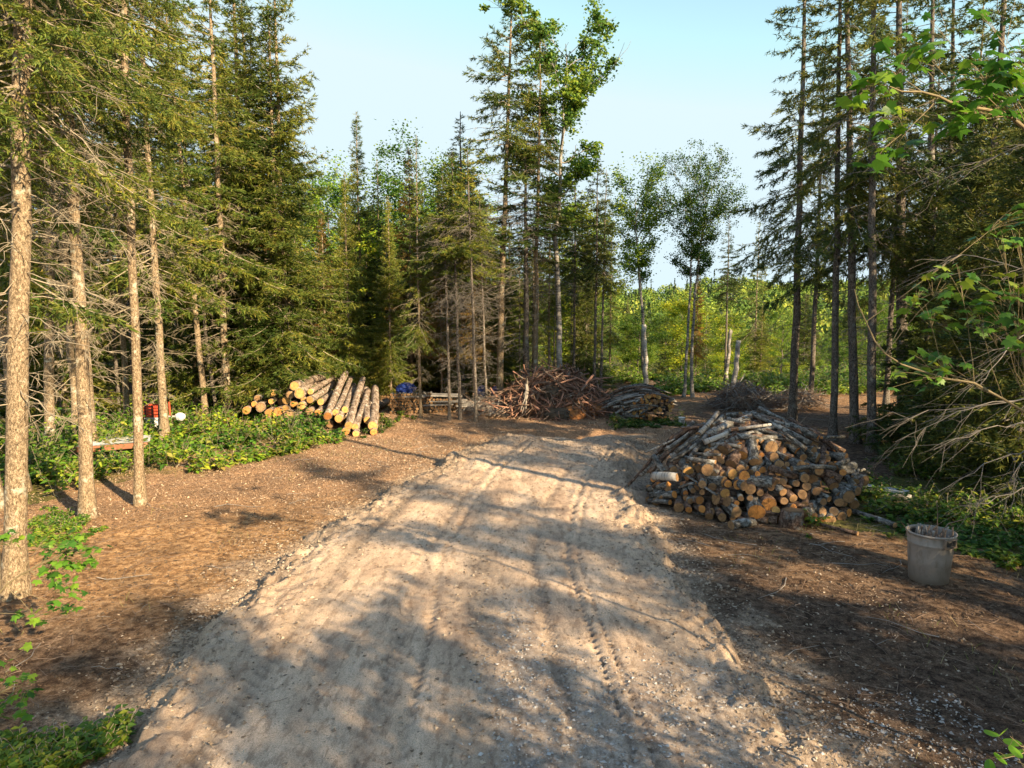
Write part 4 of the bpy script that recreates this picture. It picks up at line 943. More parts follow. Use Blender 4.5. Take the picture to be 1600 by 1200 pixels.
near = [  # cut end x,y,radius ; far end x,y ; length ; bark ; end ; label (zoomed-crop coordinates of the pile)
 (348, 428, 33, 305, 360, .55, 'gr', 'f', 'grey-barked log with a hollowed orange end on the left slope of the heap'),
 (556, 548, 28, 480, 500, .6, 'br', 'f', 'log with the brightest yellow-orange round end in the heap'),
 (600, 440, 30, 530, 410, .55, 'br', 'f', 'log with a wide orange end above the brightest one'),
 (573, 495, 23, 500, 465, .5, 'br', 'o', 'log with orange end wedged right over the brightest end'),
 (666, 452, 33, 640, 420, .5, 'br', 'o', 'broad tan log end right of the wide orange one'),
 (630, 500, 28, 618, 470, .5, 'br', 'o', 'round orange log end under the broad tan one'),
 (460, 320, 28, 500, 335, .5, 'gr', 'd', 'dull tan log end, left one of a touching pair high on the left'),
 (505, 326, 24, 550, 345, .5, 'br', 'd', 'dull tan log end, right one of a touching pair high on the left'),
 (590, 385, 33, 655, 268, .62, 'rd', 'd', 'stout reddish log tilted downwards in the middle of the heap'),
 (545, 305, 36, 625, 225, .5, 'rd', 'd', 'thick reddish short log just under the white birch'),
 (478, 442, 36, 532, 385, .42, 'rd', 'd', 'squat reddish log lying with bark side up on the left slope'),
 (430, 497, 22, 430, 425, .4, 'rd', 'o', 'small upright reddish log with an orange foot'),
 (290, 455, 25, 150, 450, .6, 'bi', 'd', 'white birch log lying at the left edge of the heap'),
 (235, 498, 20, 120, 525, .6, 'gr', 'o', 'log with an orange end just below the white birch log'),
 (268, 555, 22, 135, 562, .6, 'gr', 'o', 'long-barked log near the ground at the left edge'),
 (243, 600, 15, 125, 592, .55, 'gr', 'o', 'lowest thin log at the left edge'),
 (293, 630, 30, 290, 585, .35, 'rd', 'd', 'reddish stub at the foot of the left slope'),
 (350, 642, 20, 335, 580, .4, 'rd', 'o', 'narrow reddish stub beside the foot stub'),
 (412, 588, 24, 360, 565, .45, 'br', 'o', 'log with half sunlit orange end low on the left'),
 (425, 637, 22, 375, 618, .45, 'br', 'o', 'log end with an orange stripe at the ground on the left'),
 (465, 705, 24, 465, 605, .42, 'rd', 'd', 'upright leaning log at the front foot of the heap'),
 (540, 685, 26, 500, 625, .45, 'br', 'd', 'slanting log right of the upright leaning one'),
 (672, 712, 21, 560, 712, .5, 'br', 'o', 'log lying crosswise at the front with an orange end'),
 (590, 757, 27, 716, 755, .5, 'gr', 'd', 'frontmost loose log lying crosswise on the soil'),
 (620, 655, 34, 545, 600, .5, 'gr', 'd', 'stout log sloping down behind the frontmost one'),
 (700, 525, 32, 690, 480, .5, 'br', 'd', 'wide pale brown log end at the centre of the heap'),
 (735, 655, 50, 700, 560, .6, 'gr', 'o', 'thickest log of the heap slanting down with a sunlit orange rim'),
 (805, 612, 42, 765, 570, .5, 'br', 'o', 'thick log with a ragged orange end beside the thickest one'),
 (845, 645, 24, 825, 628, .4, 'br', 'f', 'short log with a bright yellow oval end at the front'),
 (945, 630, 22, 870, 620, .5, 'gr', 'o', 'log with a tall orange end just above the green plants'),
 (1115, 597, 20, 1040, 575, .5, 'gr', 'd', 'thin log with a round tan end low on the right'),
 (1280, 548, 20, 1230, 530, .5, 'gr', 'd', 'round tan log end at the lower right edge of the heap'),
 (1020, 510, 25, 975, 500, .5, 'br', 'd', 'round tan log end in the middle of the right half'),
 (996, 555, 27, 960, 530, .5, 'br', 'd', 'oval orange-tan log end below the middle one on the right'),
 (892, 592, 22, 850, 580, .5, 'br', 'd', 'small tan log end right above the orange ragged one'),
 (820, 287, 38, 775, 250, .5, 'gr', 'd', 'big ringed log end high in the right half of the heap'),
 (864, 385, 27, 830, 360, .5, 'gr', 'd', 'tan log end under the big ringed one'),
 (745, 360, 25, 730, 335, .5, 'gr', 'd', 'tan log end in the upper middle, left of the ringed one'),
 (836, 345, 30, 760, 335, .5, 'br', 'd', 'short log with a flaking end squeezed below the ringed one'),
 (860, 433, 18, 835, 420, .45, 'br', 'o', 'small orange log end at the centre right'),
 (1020, 402, 30, 900, 400, .55, 'gr', 'd', 'lying log with a mossy end on the right half'),
 (960, 492, 20, 905, 480, .5, 'gr', 'd', 'thin log end with a flat side in the right half'),
 (740, 440, 17, 690, 425, .45, 'br', 'o', 'small log with orange end in the middle hollow'),
 (1185, 303, 15, 1125, 296, .45, 'br', 'o', 'small orange-red log end at the upper right shoulder'),
 (1135, 320, 13, 1095, 312, .4, 'br', 'o', 'smallest orange log end at the upper right shoulder'),
 (1160, 388, 18, 1110, 370, .45, 'br', 'd', 'log end at the right shoulder under the orange ones'),
 (1225, 430, 20, 1180, 440, .45, 'rd', 'o', 'orange split log end on the right slope'),
 (1075, 538, 24, 1040, 520, .5, 'gr', 'd', 'olive tan log end low in the right half'),
 (1205, 600, 26, 1180, 560, .4, 'gr', 'd', 'upright dull log at the right foot of the heap'),
 (720, 370, 30, 700, 235, .6, 'gr', 'd', 'forked grey log hanging down the middle with white flecks'),
 (645, 410, 24, 625, 375, .45, 'br', 'd', 'shaded log end under the stout reddish one'),
]
BK = {'gr': 'bark_fire_grey', 'br': 'bark_fire', 'rd': 'bark_fire', 'bi': 'birch'}; EN = {'f': 'end_fresh', 'o': 'end_orange', 'd': 'end_old'}
placed = []
GN = 'logs and sticks in the near heap'
for ex, ey, er, fx, fy, L, bk, en, lab in near:
    px, py = NPX(ex, ey); a = hit1(px, py); rad = er / 3.636 / 1080 * a[1]
    b = along(*NPX(fx, fy), a, L)
    a[2] = max(a[2], gz(a[0], a[1]) + rad * 0.9); b[2] = max(b[2], gz(b[0], b[1]) + rad * 0.8)
    log_thing(a, b, rad, rad * 1.02, BK[bk], EN[en], 'firewood_log', lab, 'log', GN, sides=16, knots=int(rng.integers(0, 3)), both=True)
    placed.append((px, py, er / 3.636))
longs = [  # x,y,radius ; x2,y2 ; bark ; label
 (1068, 262, 15, 735, 92, 'gr', 'o', 'long log running down the right of the heap to a glowing orange end'),
 (1032, 300, 16, 705, 130, 'gr', 'd', 'long log lying just below and parallel to the orange-ended one'),
 (425, 290, 15, 565, 235, 'bi', 'd', 'thick white birch stem lying over the upper left of the heap'),
 (620, 215, 10, 805, 190, 'bi', 'd', 'thin white birch stem lying across the crest'),
 (1215, 256, 9, 1090, 263, 'gr', 'o', 'thin stick with an orange end jutting out at the right shoulder'),
 (395, 245, 16, 505, 120, 'bg', 'd', 'grey speckled log leaning up to the left crest'),
 (505, 592, 7, 310, 465, 'gr', 'd', 'bent pale stick lying diagonally low on the left slope'),
 (380, 520, 8, 285, 545, 'gr', 'o', 'thin curved stick with a round pale tip on the left slope'),
 (230, 395, 13, 440, 262, 'gr', 'd', 'long dark grey pole along the left slope'),
 (205, 330, 11, 345, 235, 'gr', 'd', 'grey pole on the outer left slope'),
 (265, 345, 12, 400, 250, 'gr', 'd', 'second grey pole on the outer left slope'),
 (95, 345, 6, 265, 268, 'bg', 'd', 'pale forked branch reaching out to the left of the heap'),
 (365, 352, 11, 525, 362, 'gr', 'd', 'bent dark pole across the left half'),
 (325, 380, 15, 490, 402, 'gr', 'd', 'grey split pole lying under the bent dark one'),
 (920, 440, 15, 1165, 435, 'gr', 'd', 'weathered grey pole lying crosswise in the right half'),
 (1380, 487, 8, 1240, 480, 'gr', 'd', 'thin pole sticking out at the right edge'),
 (560, 155, 10, 660, 180, 'bg', 'd', 'short pale stick on the left crest'),
 (300, 205, 10, 395, 205, 'rd', 'd', 'red-brown stick on the far left crest'),
 (1000, 330, 15, 880, 240, 'gr', 'd', 'grey log parallel to the long ones, right under them'),
]
for ex, ey, er, fx, fy, bk, en, lab in longs:
    px, py = NPX(ex, ey); a = hit1(px, py); b = hit1(*NPX(fx, fy)); rad = er / 3.636 / 1080 * a[1]
    up = np.array([0, -0.1, 0.12]); a = a + up; b = b + up
    if ex < 300 and np.linalg.norm(b - a) > 1.3: a = b + (a - b) / np.linalg.norm(b - a) * 1.3
    if np.linalg.norm(b - a) > 2.6: b = a + (b - a) / np.linalg.norm(b - a) * 2.6
    log_thing(a, b, rad, rad * 0.8, {'gr': 'bark_fire_grey', 'bi': 'birch', 'bg': 'birch_dull', 'rd': 'bark_fire'}[bk], EN[en], 'long_stick' if er < 12 else 'firewood_log', lab, 'stick' if er < 12 else 'log', GN, knots=2, bendy=0.03, both=True)
# bent brown branch leaning on the front
pts = np.array([atY(*NPX(X, Y), D) for X, Y, D in ((750, 555, 11.75), (800, 430, 11.95), (850, 325, 12.2), (905, 250, 12.45), (955, 180, 12.8))])
g = Geo(); g.tubes(pts[None], np.array([[.02, .022, .02, .018, .012]]), 7, 0, cap=True); tw = np.stack([pts[4], pts[4] + np.array([.25, .1, .22])]); g.tubes(tw[None], np.array([[.008, .004]]), 4)
o = obj('bent_branch', g.mesh('bent_branch', [M['stick']])); tag(o, 'thin bent brown branch leaning upright against the front of the near log heap', 'branch')
# fill the heap
cnt = 0; tries = 0
while cnt < 105 and tries < 9000:
    tries += 1
    px = rng.uniform(1008, 1345); py = rng.uniform(688, 826)
    ang = (px - 1180) / 172; 
    if abs(ang) > 1 or py < 690 + abs(px - 1190) * 0.42 - 14: continue
    d = ray(px, py); a = hit1(px, py)
    if S1(a[0], a[1]) < 0.02 and a[2] > 0.1: continue
    q = ((a[0] - 4.65) / 2.25) ** 2 + ((a[1] - 13.3) / 2.0) ** 2
    if q > 0.98: continue
    rad = rng.choice([0.05, 0.06, 0.075, 0.09, 0.11], p=[.2, .27, .25, .18, .1]); rp = rad * 1080 / a[1]
    if any(math.hypot(px - X, py - Y) < 0.82 * (rp + r_) for X, Y, r_ in placed): continue
    placed.append((px, py, rp)); cnt += 1
    yaw = rng.normal(-0.3 if px > 1180 else 0.3, 0.5); L = rng.uniform(0.42, 0.6); dv = np.array([math.sin(yaw), math.cos(yaw), rng.normal(0.16, 0.2)])
    a = a + np.array([0, 0.06, 0]); a[2] = max(a[2], rad)
    left = px < 1110
    log_thing(a, a + dv * L, rad, None, 'bark_fire' if rng.random() < .5 else 'bark_fire_grey', rng.choice(['end_old', 'end_old', 'end_old', 'end_old', 'end_orange']), 'firewood_log',
              ('thin' if rad < .07 else 'thick' if rad > .095 else 'medium') + ' short log packed ' + ('high up' if py < 725 else 'midway' if py < 770 else 'low down') + ' in the ' + ('left flank' if px < 1090 else 'left middle' if px < 1170 else 'right middle' if px < 1250 else 'right flank') + ' of the near heap', 'log', 'short logs packed into the near heap', sides=12)
for i in range(62):      # second layer, seen through the gaps and forming the back
    a_ = rng.uniform(0, 2 * math.pi); rr_ = math.sqrt(rng.random()) * 0.86
    x = 4.65 + 2.25 * rr_ * math.cos(a_); y = 13.3 + 2.0 * rr_ * math.sin(a_); z = float(S1(x, y)) - 0.16
    if z < 0.1: z = 0.1
    yaw = rng.normal(0, 0.5); L = rng.uniform(0.45, 0.65); dv = np.array([math.sin(yaw), math.cos(yaw), 0.0]) * L / 2; p = np.array([x, y, z])
    log_thing(p - dv, p + dv, rng.uniform(0.07, 0.12), None, 'bark_fire_grey', 'end_old', 'firewood_log', 'shaded log ' + ('deep inside' if y < 13.4 else 'at the back of') + ' the near heap, ' + ('left part' if x < 4 else 'middle part' if x < 5.3 else 'right part'), 'log', 'inner logs of the near heap', sides=10, both=True)
for i in range(46):      # weathered sticks over the crest
    px = rng.normal(1160, 62); py = 640 + abs(px - 1175) * 0.33 + rng.uniform(2, 46); a = hit1(px, py)
    if a[2] < 0.5: continue
    yaw = rng.normal(0.15 if px < 1170 else -0.35, 0.45); L = rng.uniform(0.5, 1.15); dv = np.array([math.cos(yaw), math.sin(yaw) * 0.7, 0]) * L / 2
    p, q = a - dv, a + dv
    p[2] = float(S1(p[0], p[1])) + 0.06; q[2] = float(S1(q[0], q[1])) + 0.06
    mz = (p[2] + q[2]) / 2; lift = max(0, a[2] - mz) * 0.7; p[2] += lift; q[2] += lift
    log_thing(p, q, rng.uniform(0.022, 0.055), None, rng.choice(['bark_fire_grey', 'bark_fire', 'birch_dull', 'bark_fire']), 'end_old', 'long_stick', ('thin' if i % 2 else 'pale') + ' weathered stick lying ' + ('on the left shoulder' if px < 1120 else 'across the middle' if px < 1185 else 'on the right shoulder') + ' of the near heap crest', 'stick', 'sticks lying across the crest of the near heap', sides=9, both=True, bendy=0.05)
# stump and loose poles round the heap
a = at(1238, 828, 0.0); log_thing(a + np.array([0, 0, 0.34]), a, 0.17, 0.2, 'bark_fire', 'end_old', 'tree_stump', 'squat dark stump section standing upright at the front foot of the heap', 'stump', sides=18)
def pole(px0, py0, px1, py1, r, bk, lab, z=0.07, name='loose_pole'):
    a = at(px0, py0, z); b = at(px1, py1, z); a[2] = gz(a[0], a[1]) + r * 1.3; b[2] = gz(b[0], b[1]) + r * 1.6
    log_thing(a, b, r, r * 0.85, bk, 'end_old', name, lab, 'pole', both=True, knots=3, bendy=0.012)
pole(1398, 826, 1297, 792, 0.05, 'bark_fire_grey', 'long grey pole lying in the green plants right of the heap')
pole(1340, 838, 1268, 818, 0.035, 'bark_fire', 'thin dark pole lying in the plants in front of the long grey one')
pole(1424, 784, 1374, 779, 0.06, 'bark_fire_grey', 'short brown log lying just in front of the metal channel')
pole(1462, 803, 1405, 795, 0.035, 'birch', 'white birch stick lying behind the grey bin')
pole(1378, 757, 1330, 752, 0.03, 'bark_fire', 'thin pole poking out of the right end of the heap', 0.2)

# metal channel beside the heap
a = at(1346, 762, 0.12); b = at(1418, 774, 0.12); L = np.linalg.norm(b - a); mid = (a + b) / 2
M['zinc'] = plain('weathered_white_metal', (0.55, 0.57, 0.58), 0.45, 0.2, 6, 0.3)
M['dark'] = plain('dark_holes', (0.03, 0.03, 0.03), 0.9)
e = empty('metal_channel', (mid[0], mid[1], gz(mid[0], mid[1]) + 0.05), math.atan2(b[1] - a[1], b[0] - a[0])); tag(e, 'pale metal channel with bolt holes lying beside the right end of the heap', 'channel')
g = Geo(); boxgeo(g, (0, 0, 0.10), (L, 0.20, 0.012)); boxgeo(g, (0, -0.104, 0.055), (L, 0.010, 0.10)); boxgeo(g, (0, 0.104, 0.055), (L, 0.010, 0.10)); obj('channel_body', g.mesh('channel_body', [M['zinc']], False), e)
for i in range(4):
    g = Geo(); g.tubes(np.array([[[-L * .38 + i * L * .25, 0.0, 0.1065], [-L * .38 + i * L * .25, 0, 0.109]]]), np.array([[.016, .016]]), 8, 0, cap=True); obj('bolt_hole', g.mesh('bolt_hole', [M['dark']], False), e)

# ---- waste bin
M['bin'] = plain('grey_plastic', (0.29, 0.255, 0.225), 0.5, 0.08, 5, bs=0.05)
bp = at(1450, 911, 0.0); e = empty('waste_bin', (bp[0], bp[1], gz(bp[0], bp[1]) - 0.01)); tag(e, 'round grey plastic bin full of sticks standing on the bare soil', 'bin')
def lathe(prof, n=48, m=0):
    g = Geo(); k = len(prof); a = np.arange(n) * 2 * math.pi / n
    V = np.array([[[r * math.cos(t), r * math.sin(t), z] for t in a] for r, z in prof])
    idx = np.arange(k * n).reshape(k, n); A, B = idx[:-1], idx[1:]
    g.add(V.reshape(-1, 3), np.stack([A, np.roll(A, -1, 1), np.roll(B, -1, 1), B], -1).reshape(-1, 4), m); return g
mt = M['bin'].node_tree; bb = mt.nodes['Principled BSDF']; src = bb.inputs['Base Color'].links[0].from_socket
tc_ = N(mt, 'ShaderNodeTexCoord'); sx_ = N(mt, 'ShaderNodeSeparateXYZ'); mt.links.new(tc_.outputs['Object'], sx_.inputs[0])
mud = ramp(mt, [(0.0, (0.8, 0.8, 0.8)), (0.10, (0.25, 0.25, 0.25)), (0.3, (0, 0, 0))], sx_.outputs[2]); sc_ = ramp(mt, [(0.5, (0, 0, 0)), (0.62, (0.8, 0.8, 0.8))], noise(mt, coords(mt, (1, 1, .35)), 9, 6, .7))
c_ = mixc(mt, mud.outputs[0], src, (0.14, 0.095, 0.06)); c_ = mixc(mt, sc_.outputs[0], c_, (0.20, 0.165, 0.13)); mt.links.new(c_, bb.inputs['Base Color'])
BR = 72 / 2 / 1080 * bp[1] * 0.97; BH = 0.67
g = lathe([(0.0, 0.0), (BR * .80, 0.0), (BR * .82, 0.012), (BR * .93, BH * .76), (BR * .955, BH * .775), (BR * .955, BH * .80), (BR * .94, BH * .81), (BR * .97, BH * .95), (BR * .97, BH * .955)]); obj('bin_body', g.mesh('bin_body', [M['bin']]), e)
g = lathe([(BR * .965, BH * .95), (BR * 1.0, BH * .955), (BR * 1.035, BH * .975), (BR * 1.03, BH * 1.0), (BR * .99, BH * 1.005), (BR * .955, BH * .99), (BR * .90, BH * .5), (BR * .8, 0.03), (0, 0.02)]); obj('rim', g.mesh('rim', [M['bin']]), e)
for s in (-1.25, 1.9):
    h = empty('handle', (0, 0, 0)); 
    g = Geo(); w_ = BR * .30
    boxgeo(g, (0, -w_, 0), (.03, .022, .105)); boxgeo(g, (0, w_, 0), (.03, .022, .105)); boxgeo(g, (.004, 0, .055), (.034, w_ * 2 + .03, .02)); boxgeo(g, (.004, 0, -.05), (.03, w_ * 2 + .03, .018))
    boxgeo(g, (-0.012, 0, 0.002), (.006, w_ * 2 - .02, .085), 1)
    bpy.data.objects.remove(h)
    ho = obj('handle', g.mesh('handle', [M['bin'], M['dark']], False), e, (BR * .985 * math.cos(s), BR * .985 * math.sin(s), BH * .87)); ho.rotation_euler = (0, 0, s)
n = 64
for i in range(n):
    a_ = rng.uniform(0, 6.28); rr_ = BR * .74 * math.sqrt(rng.random()); p = np.array([bp[0] + rr_ * math.cos(a_), bp[1] + rr_ * math.sin(a_), 0.46])
    d = unit(np.array([-math.cos(a_) * rr_ * 1.2 + rng.normal(0, .28), -math.sin(a_) * rr_ * 1.2 + rng.normal(0, .28), 1.0])); L = rng.uniform(0.18, 0.36)
    P = crooked([p], [d], [L], 5, 0.05); g = Geo(); r_ = rng.uniform(.006, .016); g.tubes(P, np.full((1, 5), r_), 5, 0, cap=True)
    o = obj('stick', g.mesh('stick', [M['stick'] if i % 3 else M['stick_grey']])); tag(o, 'short dry stick stuffed in the grey plastic bin', 'stick', 'sticks stuffed in the bin')
for pts, r_, lab in (([(1464, 834, 0), (1465, 800, 0), (1463, 782, .0)], .007, 'tall thin stick rising straight out of the bin'), ([(1466, 838, 0), (1482, 818, 0), (1508, 811, 0)], .010, 'forked stick leaning out over the right rim of the bin'), ([(1424, 838, 0), (1416, 826, 0), (1408, 815, 0)], .006, 'green thin stick leaning out over the left rim of the bin'), ([(1480, 842, 0), (1500, 828, 0)], .005, 'thin twig tip beside the forked stick in the bin')):
    P = np.array([atY(x, y, bp[1]) for x, y, _ in pts]); P = np.vstack([P[0] - (P[1] - P[0]) * 0.6, P]); g = Geo(); g.tubes(P[None], np.linspace(r_, r_ * .5, len(P))[None], 5)
    if 'forked' in lab: q = P[2]; g.tubes(np.stack([q, q + np.array([.10, .02, -.05])])[None], np.array([[r_ * .7, r_ * .3]]), 5)
    o = obj('stick', g.mesh('stick', [M['stick']])); tag(o, lab, 'stick')
g = Geo(); g.tubes(np.array([[[bp[0] - .06, bp[1] - .02, .5], [bp[0] - .04, bp[1] + .03, .62]]]), np.array([[.06, .055]]), 9, 0, cap=True); o = obj('wood_chunk', g.mesh('wood_chunk', [M['stick_grey']])); tag(o, 'grey wood chunk lying inside the plastic bin', 'chunk')

M['stick_red'] = plain('reddish_brush_sticks', (0.32, 0.17, 0.115), 0.9, 0.5, 5)
# ---- brush piles
def brush(cx, cy, rx, ry, H, nstuff, nind, mats, lab, glab, Lr=(0.8, 2.0), rr=(0.014, 0.045), name='brush_branch'):
    S, hit = mound(cx, cy, rx, ry, H, 0.75)
    def gen(n, depth):
        a = rng.uniform(0, 6.283, n); q = np.sqrt(rng.random(n)) * 0.93; x = cx + rx * q * np.cos(a); y = cy + ry * q * np.sin(a); z = S(x, y) * depth
        yaw = a + rng.normal(0, 0.9, n); L = rng.uniform(*Lr, n); s = -H / rx * 0.45 * q + rng.normal(0, 0.5, n)
        d = unit(np.stack([np.cos(yaw), np.sin(yaw), s], -1)); P = crooked(np.stack([x, y, z], -1) - d * L[:, None] * 0.5, d, L, 6, 0.07, 0.06)
        P[..., 2] = np.maximum(P[..., 2], 0.03); return P, rng.uniform(*rr, n)
    groups = [[] for _ in mats]
    g = Geo()
    P, r_ = gen(nstuff, rng.uniform(0.3, 1.0, nstuff)); mi = rng.integers(0, len(mats), nstuff)
    for j in range(len(mats)):
        k = mi == j; g.tubes(P[k], r_[k][:, None] * np.linspace(1, .35, 6)[None], 5, j)
    # fine twigs
    P, r_ = gen(nstuff // 2, rng.uniform(0.6, 1.1, nstuff // 2)); g.tubes(P, np.full((len(P), 6), 0.005), 3, 0)
    o = obj('brush', g.mesh('brush', [M[m_] for m_ in mats])); tag(o, kind='stuff')
    P, r_ = gen(nind, rng.uniform(0.92, 1.08, nind))
    for i in range(nind):
        g = Geo(); g.tubes(P[i:i + 1], (r_[i] * 1.25 * np.linspace(1, .4, 6))[None], 6, 0, cap=True); b = P[i, 3]; d2 = unit(P[i, 5] - P[i, 3] + rng.normal(0, .25, 3)); g.tubes(np.stack([b, b + d2 * .4])[None], np.array([[r_[i] * .7, .005]]), 4)
        o = obj(name, g.mesh(name, [M[mats[i % len(mats)]]])); dxp = (P[i, 2, 0] - cx) / rx; tag(o, lab + (', on its left side' if dxp < -.35 else ', on its right side' if dxp > .35 else ', near its top' if P[i, 2, 2] > H * .6 else ', on its lower front' if P[i, 2, 1] < cy else ', on its far side'), 'branch', glab)
    return S, hit
brush(1.55, 24.9, 2.15, 1.6, 1.5, 620, 110, ['stick_red', 'bark_fire', 'stick'], 'bare brown branch in the tangle of the big brush pile', 'branches on the big brush pile')
brush(-0.6, 24.9, 1.3, 1.0, 0.55, 260, 20, ['stick_grey', 'stick'], 'greyish branch in the low left tail of the big brush pile', 'branches in the low tail of the brush pile', (0.5, 1.3), (0.006, 0.02))
brush(3.6, 24.5, 0.8, 0.9, 0.5, 150, 14, ['stick', 'bark_fire'], 'brown branch at the low right end of the big brush pile', 'branches at the right end of the brush pile', (0.5, 1.2), (0.008, 0.025))
brush(8.9, 26.5, 1.2, 1.1, 0.85, 400, 34, ['stick', 'stick_grey'], 'dark brown branch in the small far brush pile', 'branches on the far brush pile', (0.6, 1.5), (0.008, 0.025))
brush(11.0, 26.5, 1.2, 1.1, 0.7, 260, 16, ['stick', 'stick_grey'], 'branch in the low brush pile behind the sky-edge spruce trunk', 'branches in the low far pile', (0.5, 1.3), (0.006, 0.02))
# roots and orange soil clod on the pile
M['root'] = plain('pale_root_wood', (0.24, 0.21, 0.18), 0.9, 0.3, 6); M['clay'] = plain('orange_clay', (0.40, 0.17, 0.06), 0.95, 0.45, 5, bs=1.0); M['rootball'] = plain('dark_root_soil', (0.09, 0.07, 0.05), 0.95, 0.45, 6, bs=1.0)
rootc = atY(822, 600, 23.6); e = empty('upturned_root', tuple(rootc)); tag(e, 'pale grey upturned root with hanging arms on the left of the big brush pile', 'root')
for dx, dz, l_ in ((-.02, -.9, .05), (.10, -.85, .045), (-.12, -.75, .04), (-.25, -.7, .025), (.05, .25, .04)):
    P = crooked([[0, 0, 0]], [unit(np.array([dx, -.25, dz]))], [abs(dz) + abs(dx)], 6, 0.09); g = Geo(); g.tubes(P, np.linspace(l_ * 1.3, .012, 6)[None], 7, 0); obj('root_arm', g.mesh('root_arm', [M['root']]), e)
def lump(name, p, s, mat, seed=0, n=3):
    import bmesh
    bm = bmesh.new(); bmesh.ops.create_icosphere(bm, subdivisions=n, radius=1.0); rr_ = np.random.default_rng(seed)
    for v in bm.verts:
        c = v.co; f_ = 1 + 0.5 * float(fbm(np.array([c.x * 2 + seed]), np.array([c.y * 2 + c.z * 1.7]), 0.9, 4)[0]) + rr_.normal(0, .03); v.co = Vector((c.x * s[0] * f_, c.y * s[1] * f_, c.z * s[2] * f_))
    me = bpy.data.meshes.new(name); bm.to_mesh(me); bm.free(); me.materials.append(mat); o = obj(name, me); o.location = p; return o
o = lump('earth_clod', tuple(atY(893, 650, 23.6)), (.50, .35, .33), M['clay'], 3, 4); tag(o, 'orange clay lump torn up with the roots at the foot of the big brush pile', 'clod')
o = lump('root_plate', tuple(atY(872, 648, 23.4)), (.45, .3, .26), M['rootball'], 5, 4); tag(o, 'rounded stump butt packed with dark soil at the front of the big brush pile', 'stump')
o = lump('earth_clod', tuple(atY(862, 613, 24.0)), (.3, .3, .28), M['rootball'], 8, 4); tag(o, 'dark root ball with a hollow in the middle of the big brush pile', 'root ball')
o = lump('earth_clod', tuple(atY(925, 640, 24.2)), (.5, .4, .28), M['clay'], 13, 4); tag(o, 'smaller orange clay lump under the right slope of the brush pile', 'clod')

# ---- far woodpile with sticks on top
S2, hit2 = mound(4.45, 23.9, 1.2, 1.05, 1.18, 0.5)
for i in range(105):
    x = 4.45 + rng.normal(-.1, .42); x = min(max(x, 3.5), 5.1); y = 23.9 + rng.uniform(-.95, .9); h = float(S2(x, y)); 
    if h < .25: continue
    z = h - rng.uniform(0, .22); L = rng.uniform(.7, 1.3); yaw = rng.normal(0.12, .25); n_ = 5; t = np.linspace(-.5, .5, n_); P = np.stack([x + t * L * math.cos(yaw), y + t * L * math.sin(yaw), np.full(n_, z)], -1); P[:, 2] = np.maximum(z - 0.22 * np.abs(t * L + (x - 4.45)) ** 1.6 + .18 * abs(x - 4.45) ** 1.6, .05)
    g = Geo(); r_ = rng.uniform(.018, .042); g.tubes(P[None], np.full((1, n_), r_), 7, 0, cap=True)
    o = obj('stacked_stick', g.mesh('stacked_stick', [M[rng.choice(['bark_fire_grey', 'stick_grey', 'stick_grey', 'bark_fire'])]])); tag(o, 'weathered grey stick laid over the far woodpile, ' + ('left' if x < 4.1 else 'middle' if x < 4.6 else 'right') + (' front' if y < 23.6 else ' centre' if y < 24.2 else ' back'), 'stick', 'grey sticks over the far woodpile')
for i in range(60):
    r_ = rng.uniform(.045, .07); px = rng.uniform(990, 1052); py = rng.uniform(616 + abs(px - 1015) * .25, 656); a = atY(px, py, 22.95 + rng.uniform(-.05, .1)); a[2] = max(a[2], r_)
    log_thing(a, a + np.array([rng.normal(0, .05), .5, rng.normal(0, .02)]), r_, None, 'bark_fire', rng.choice(['end_fresh', 'end_orange', 'end_old']), 'stacked_billet', 'short billet with cut end showing in the front of the far woodpile', 'billet', 'cut billets in the far woodpile', sides=9)
for i in range(26):
    r_ = rng.uniform(.03, .05); a = atY(rng.uniform(956, 992), rng.uniform(628, 656), 23.1); a[2] = max(a[2], r_); yaw = rng.normal(0.3, .4)
    log_thing(a, a + np.array([math.cos(yaw) * .5, math.sin(yaw) * .5, rng.normal(0, .1)]), r_, None, rng.choice(['birch_dull', 'bark_fire_grey']), 'end_old', 'stacked_billet', 'pale birch billet at the left end of the far woodpile', 'billet', 'pale billets in the far woodpile', sides=9)
# ---- low woodstack in the trees
for row in range(7):
    for i in range(19):
        x0 = -4.35 + i * .125 + (row % 2) * .06
        if row > 4 and i > 11: continue
        r_ = rng.uniform(.045, .062); a = np.array([x0 + rng.normal(0, .012), 24.7 + rng.normal(0, .04) + 0.02 * i, .06 + row * .105 + rng.normal(0, .01)])
        log_thing(a, a + np.array([0, .45, 0]), r_, None, 'bark_fire_grey', 'end_old', 'split_log', 'dull cut log in the ' + ('bottom' if row < 2 else 'middle' if row < 5 else 'top') + ' rows of the low woodstack, ' + ('left end' if i < 6 else 'centre' if i < 12 else 'right end'), 'log', 'logs in the low woodstack', sides=8)
M['board'] = plain('grey_boards', (0.28, 0.26, 0.24), 0.9, 0.3, 5)
for i, (px, py, w_, yaw, tl) in enumerate(((690, 618, 1.5, .1, .03), (700, 627, 1.3, -.1, .0), (685, 632, 1.1, .05, -.03), (740, 634, 1.3, .2, .02))):
    p = atY(px, py, 25.0); g = Geo(); boxgeo(g, (0, 0, 0), (w_, .3, .05)); boxgeo(g, (.05, .33, .01), (w_ * .9, .25, .05)); o = obj('weathered_slab', g.mesh('weathered_slab', [M['board']], False), None, tuple(p)); o.rotation_euler = (0, tl, yaw)
    tag(o, ['grey slab topmost on the low woodstack beside the thin trunks', 'second grey slab under the topmost one on the woodstack', 'lowest grey slab at the left, over the log ends', 'grey slab lying lowest near the double grey trunk'][i], 'slab')
M['pale'] = plain('pale_sheet', (0.6, 0.58, 0.54), 0.7, 0.12, 4)
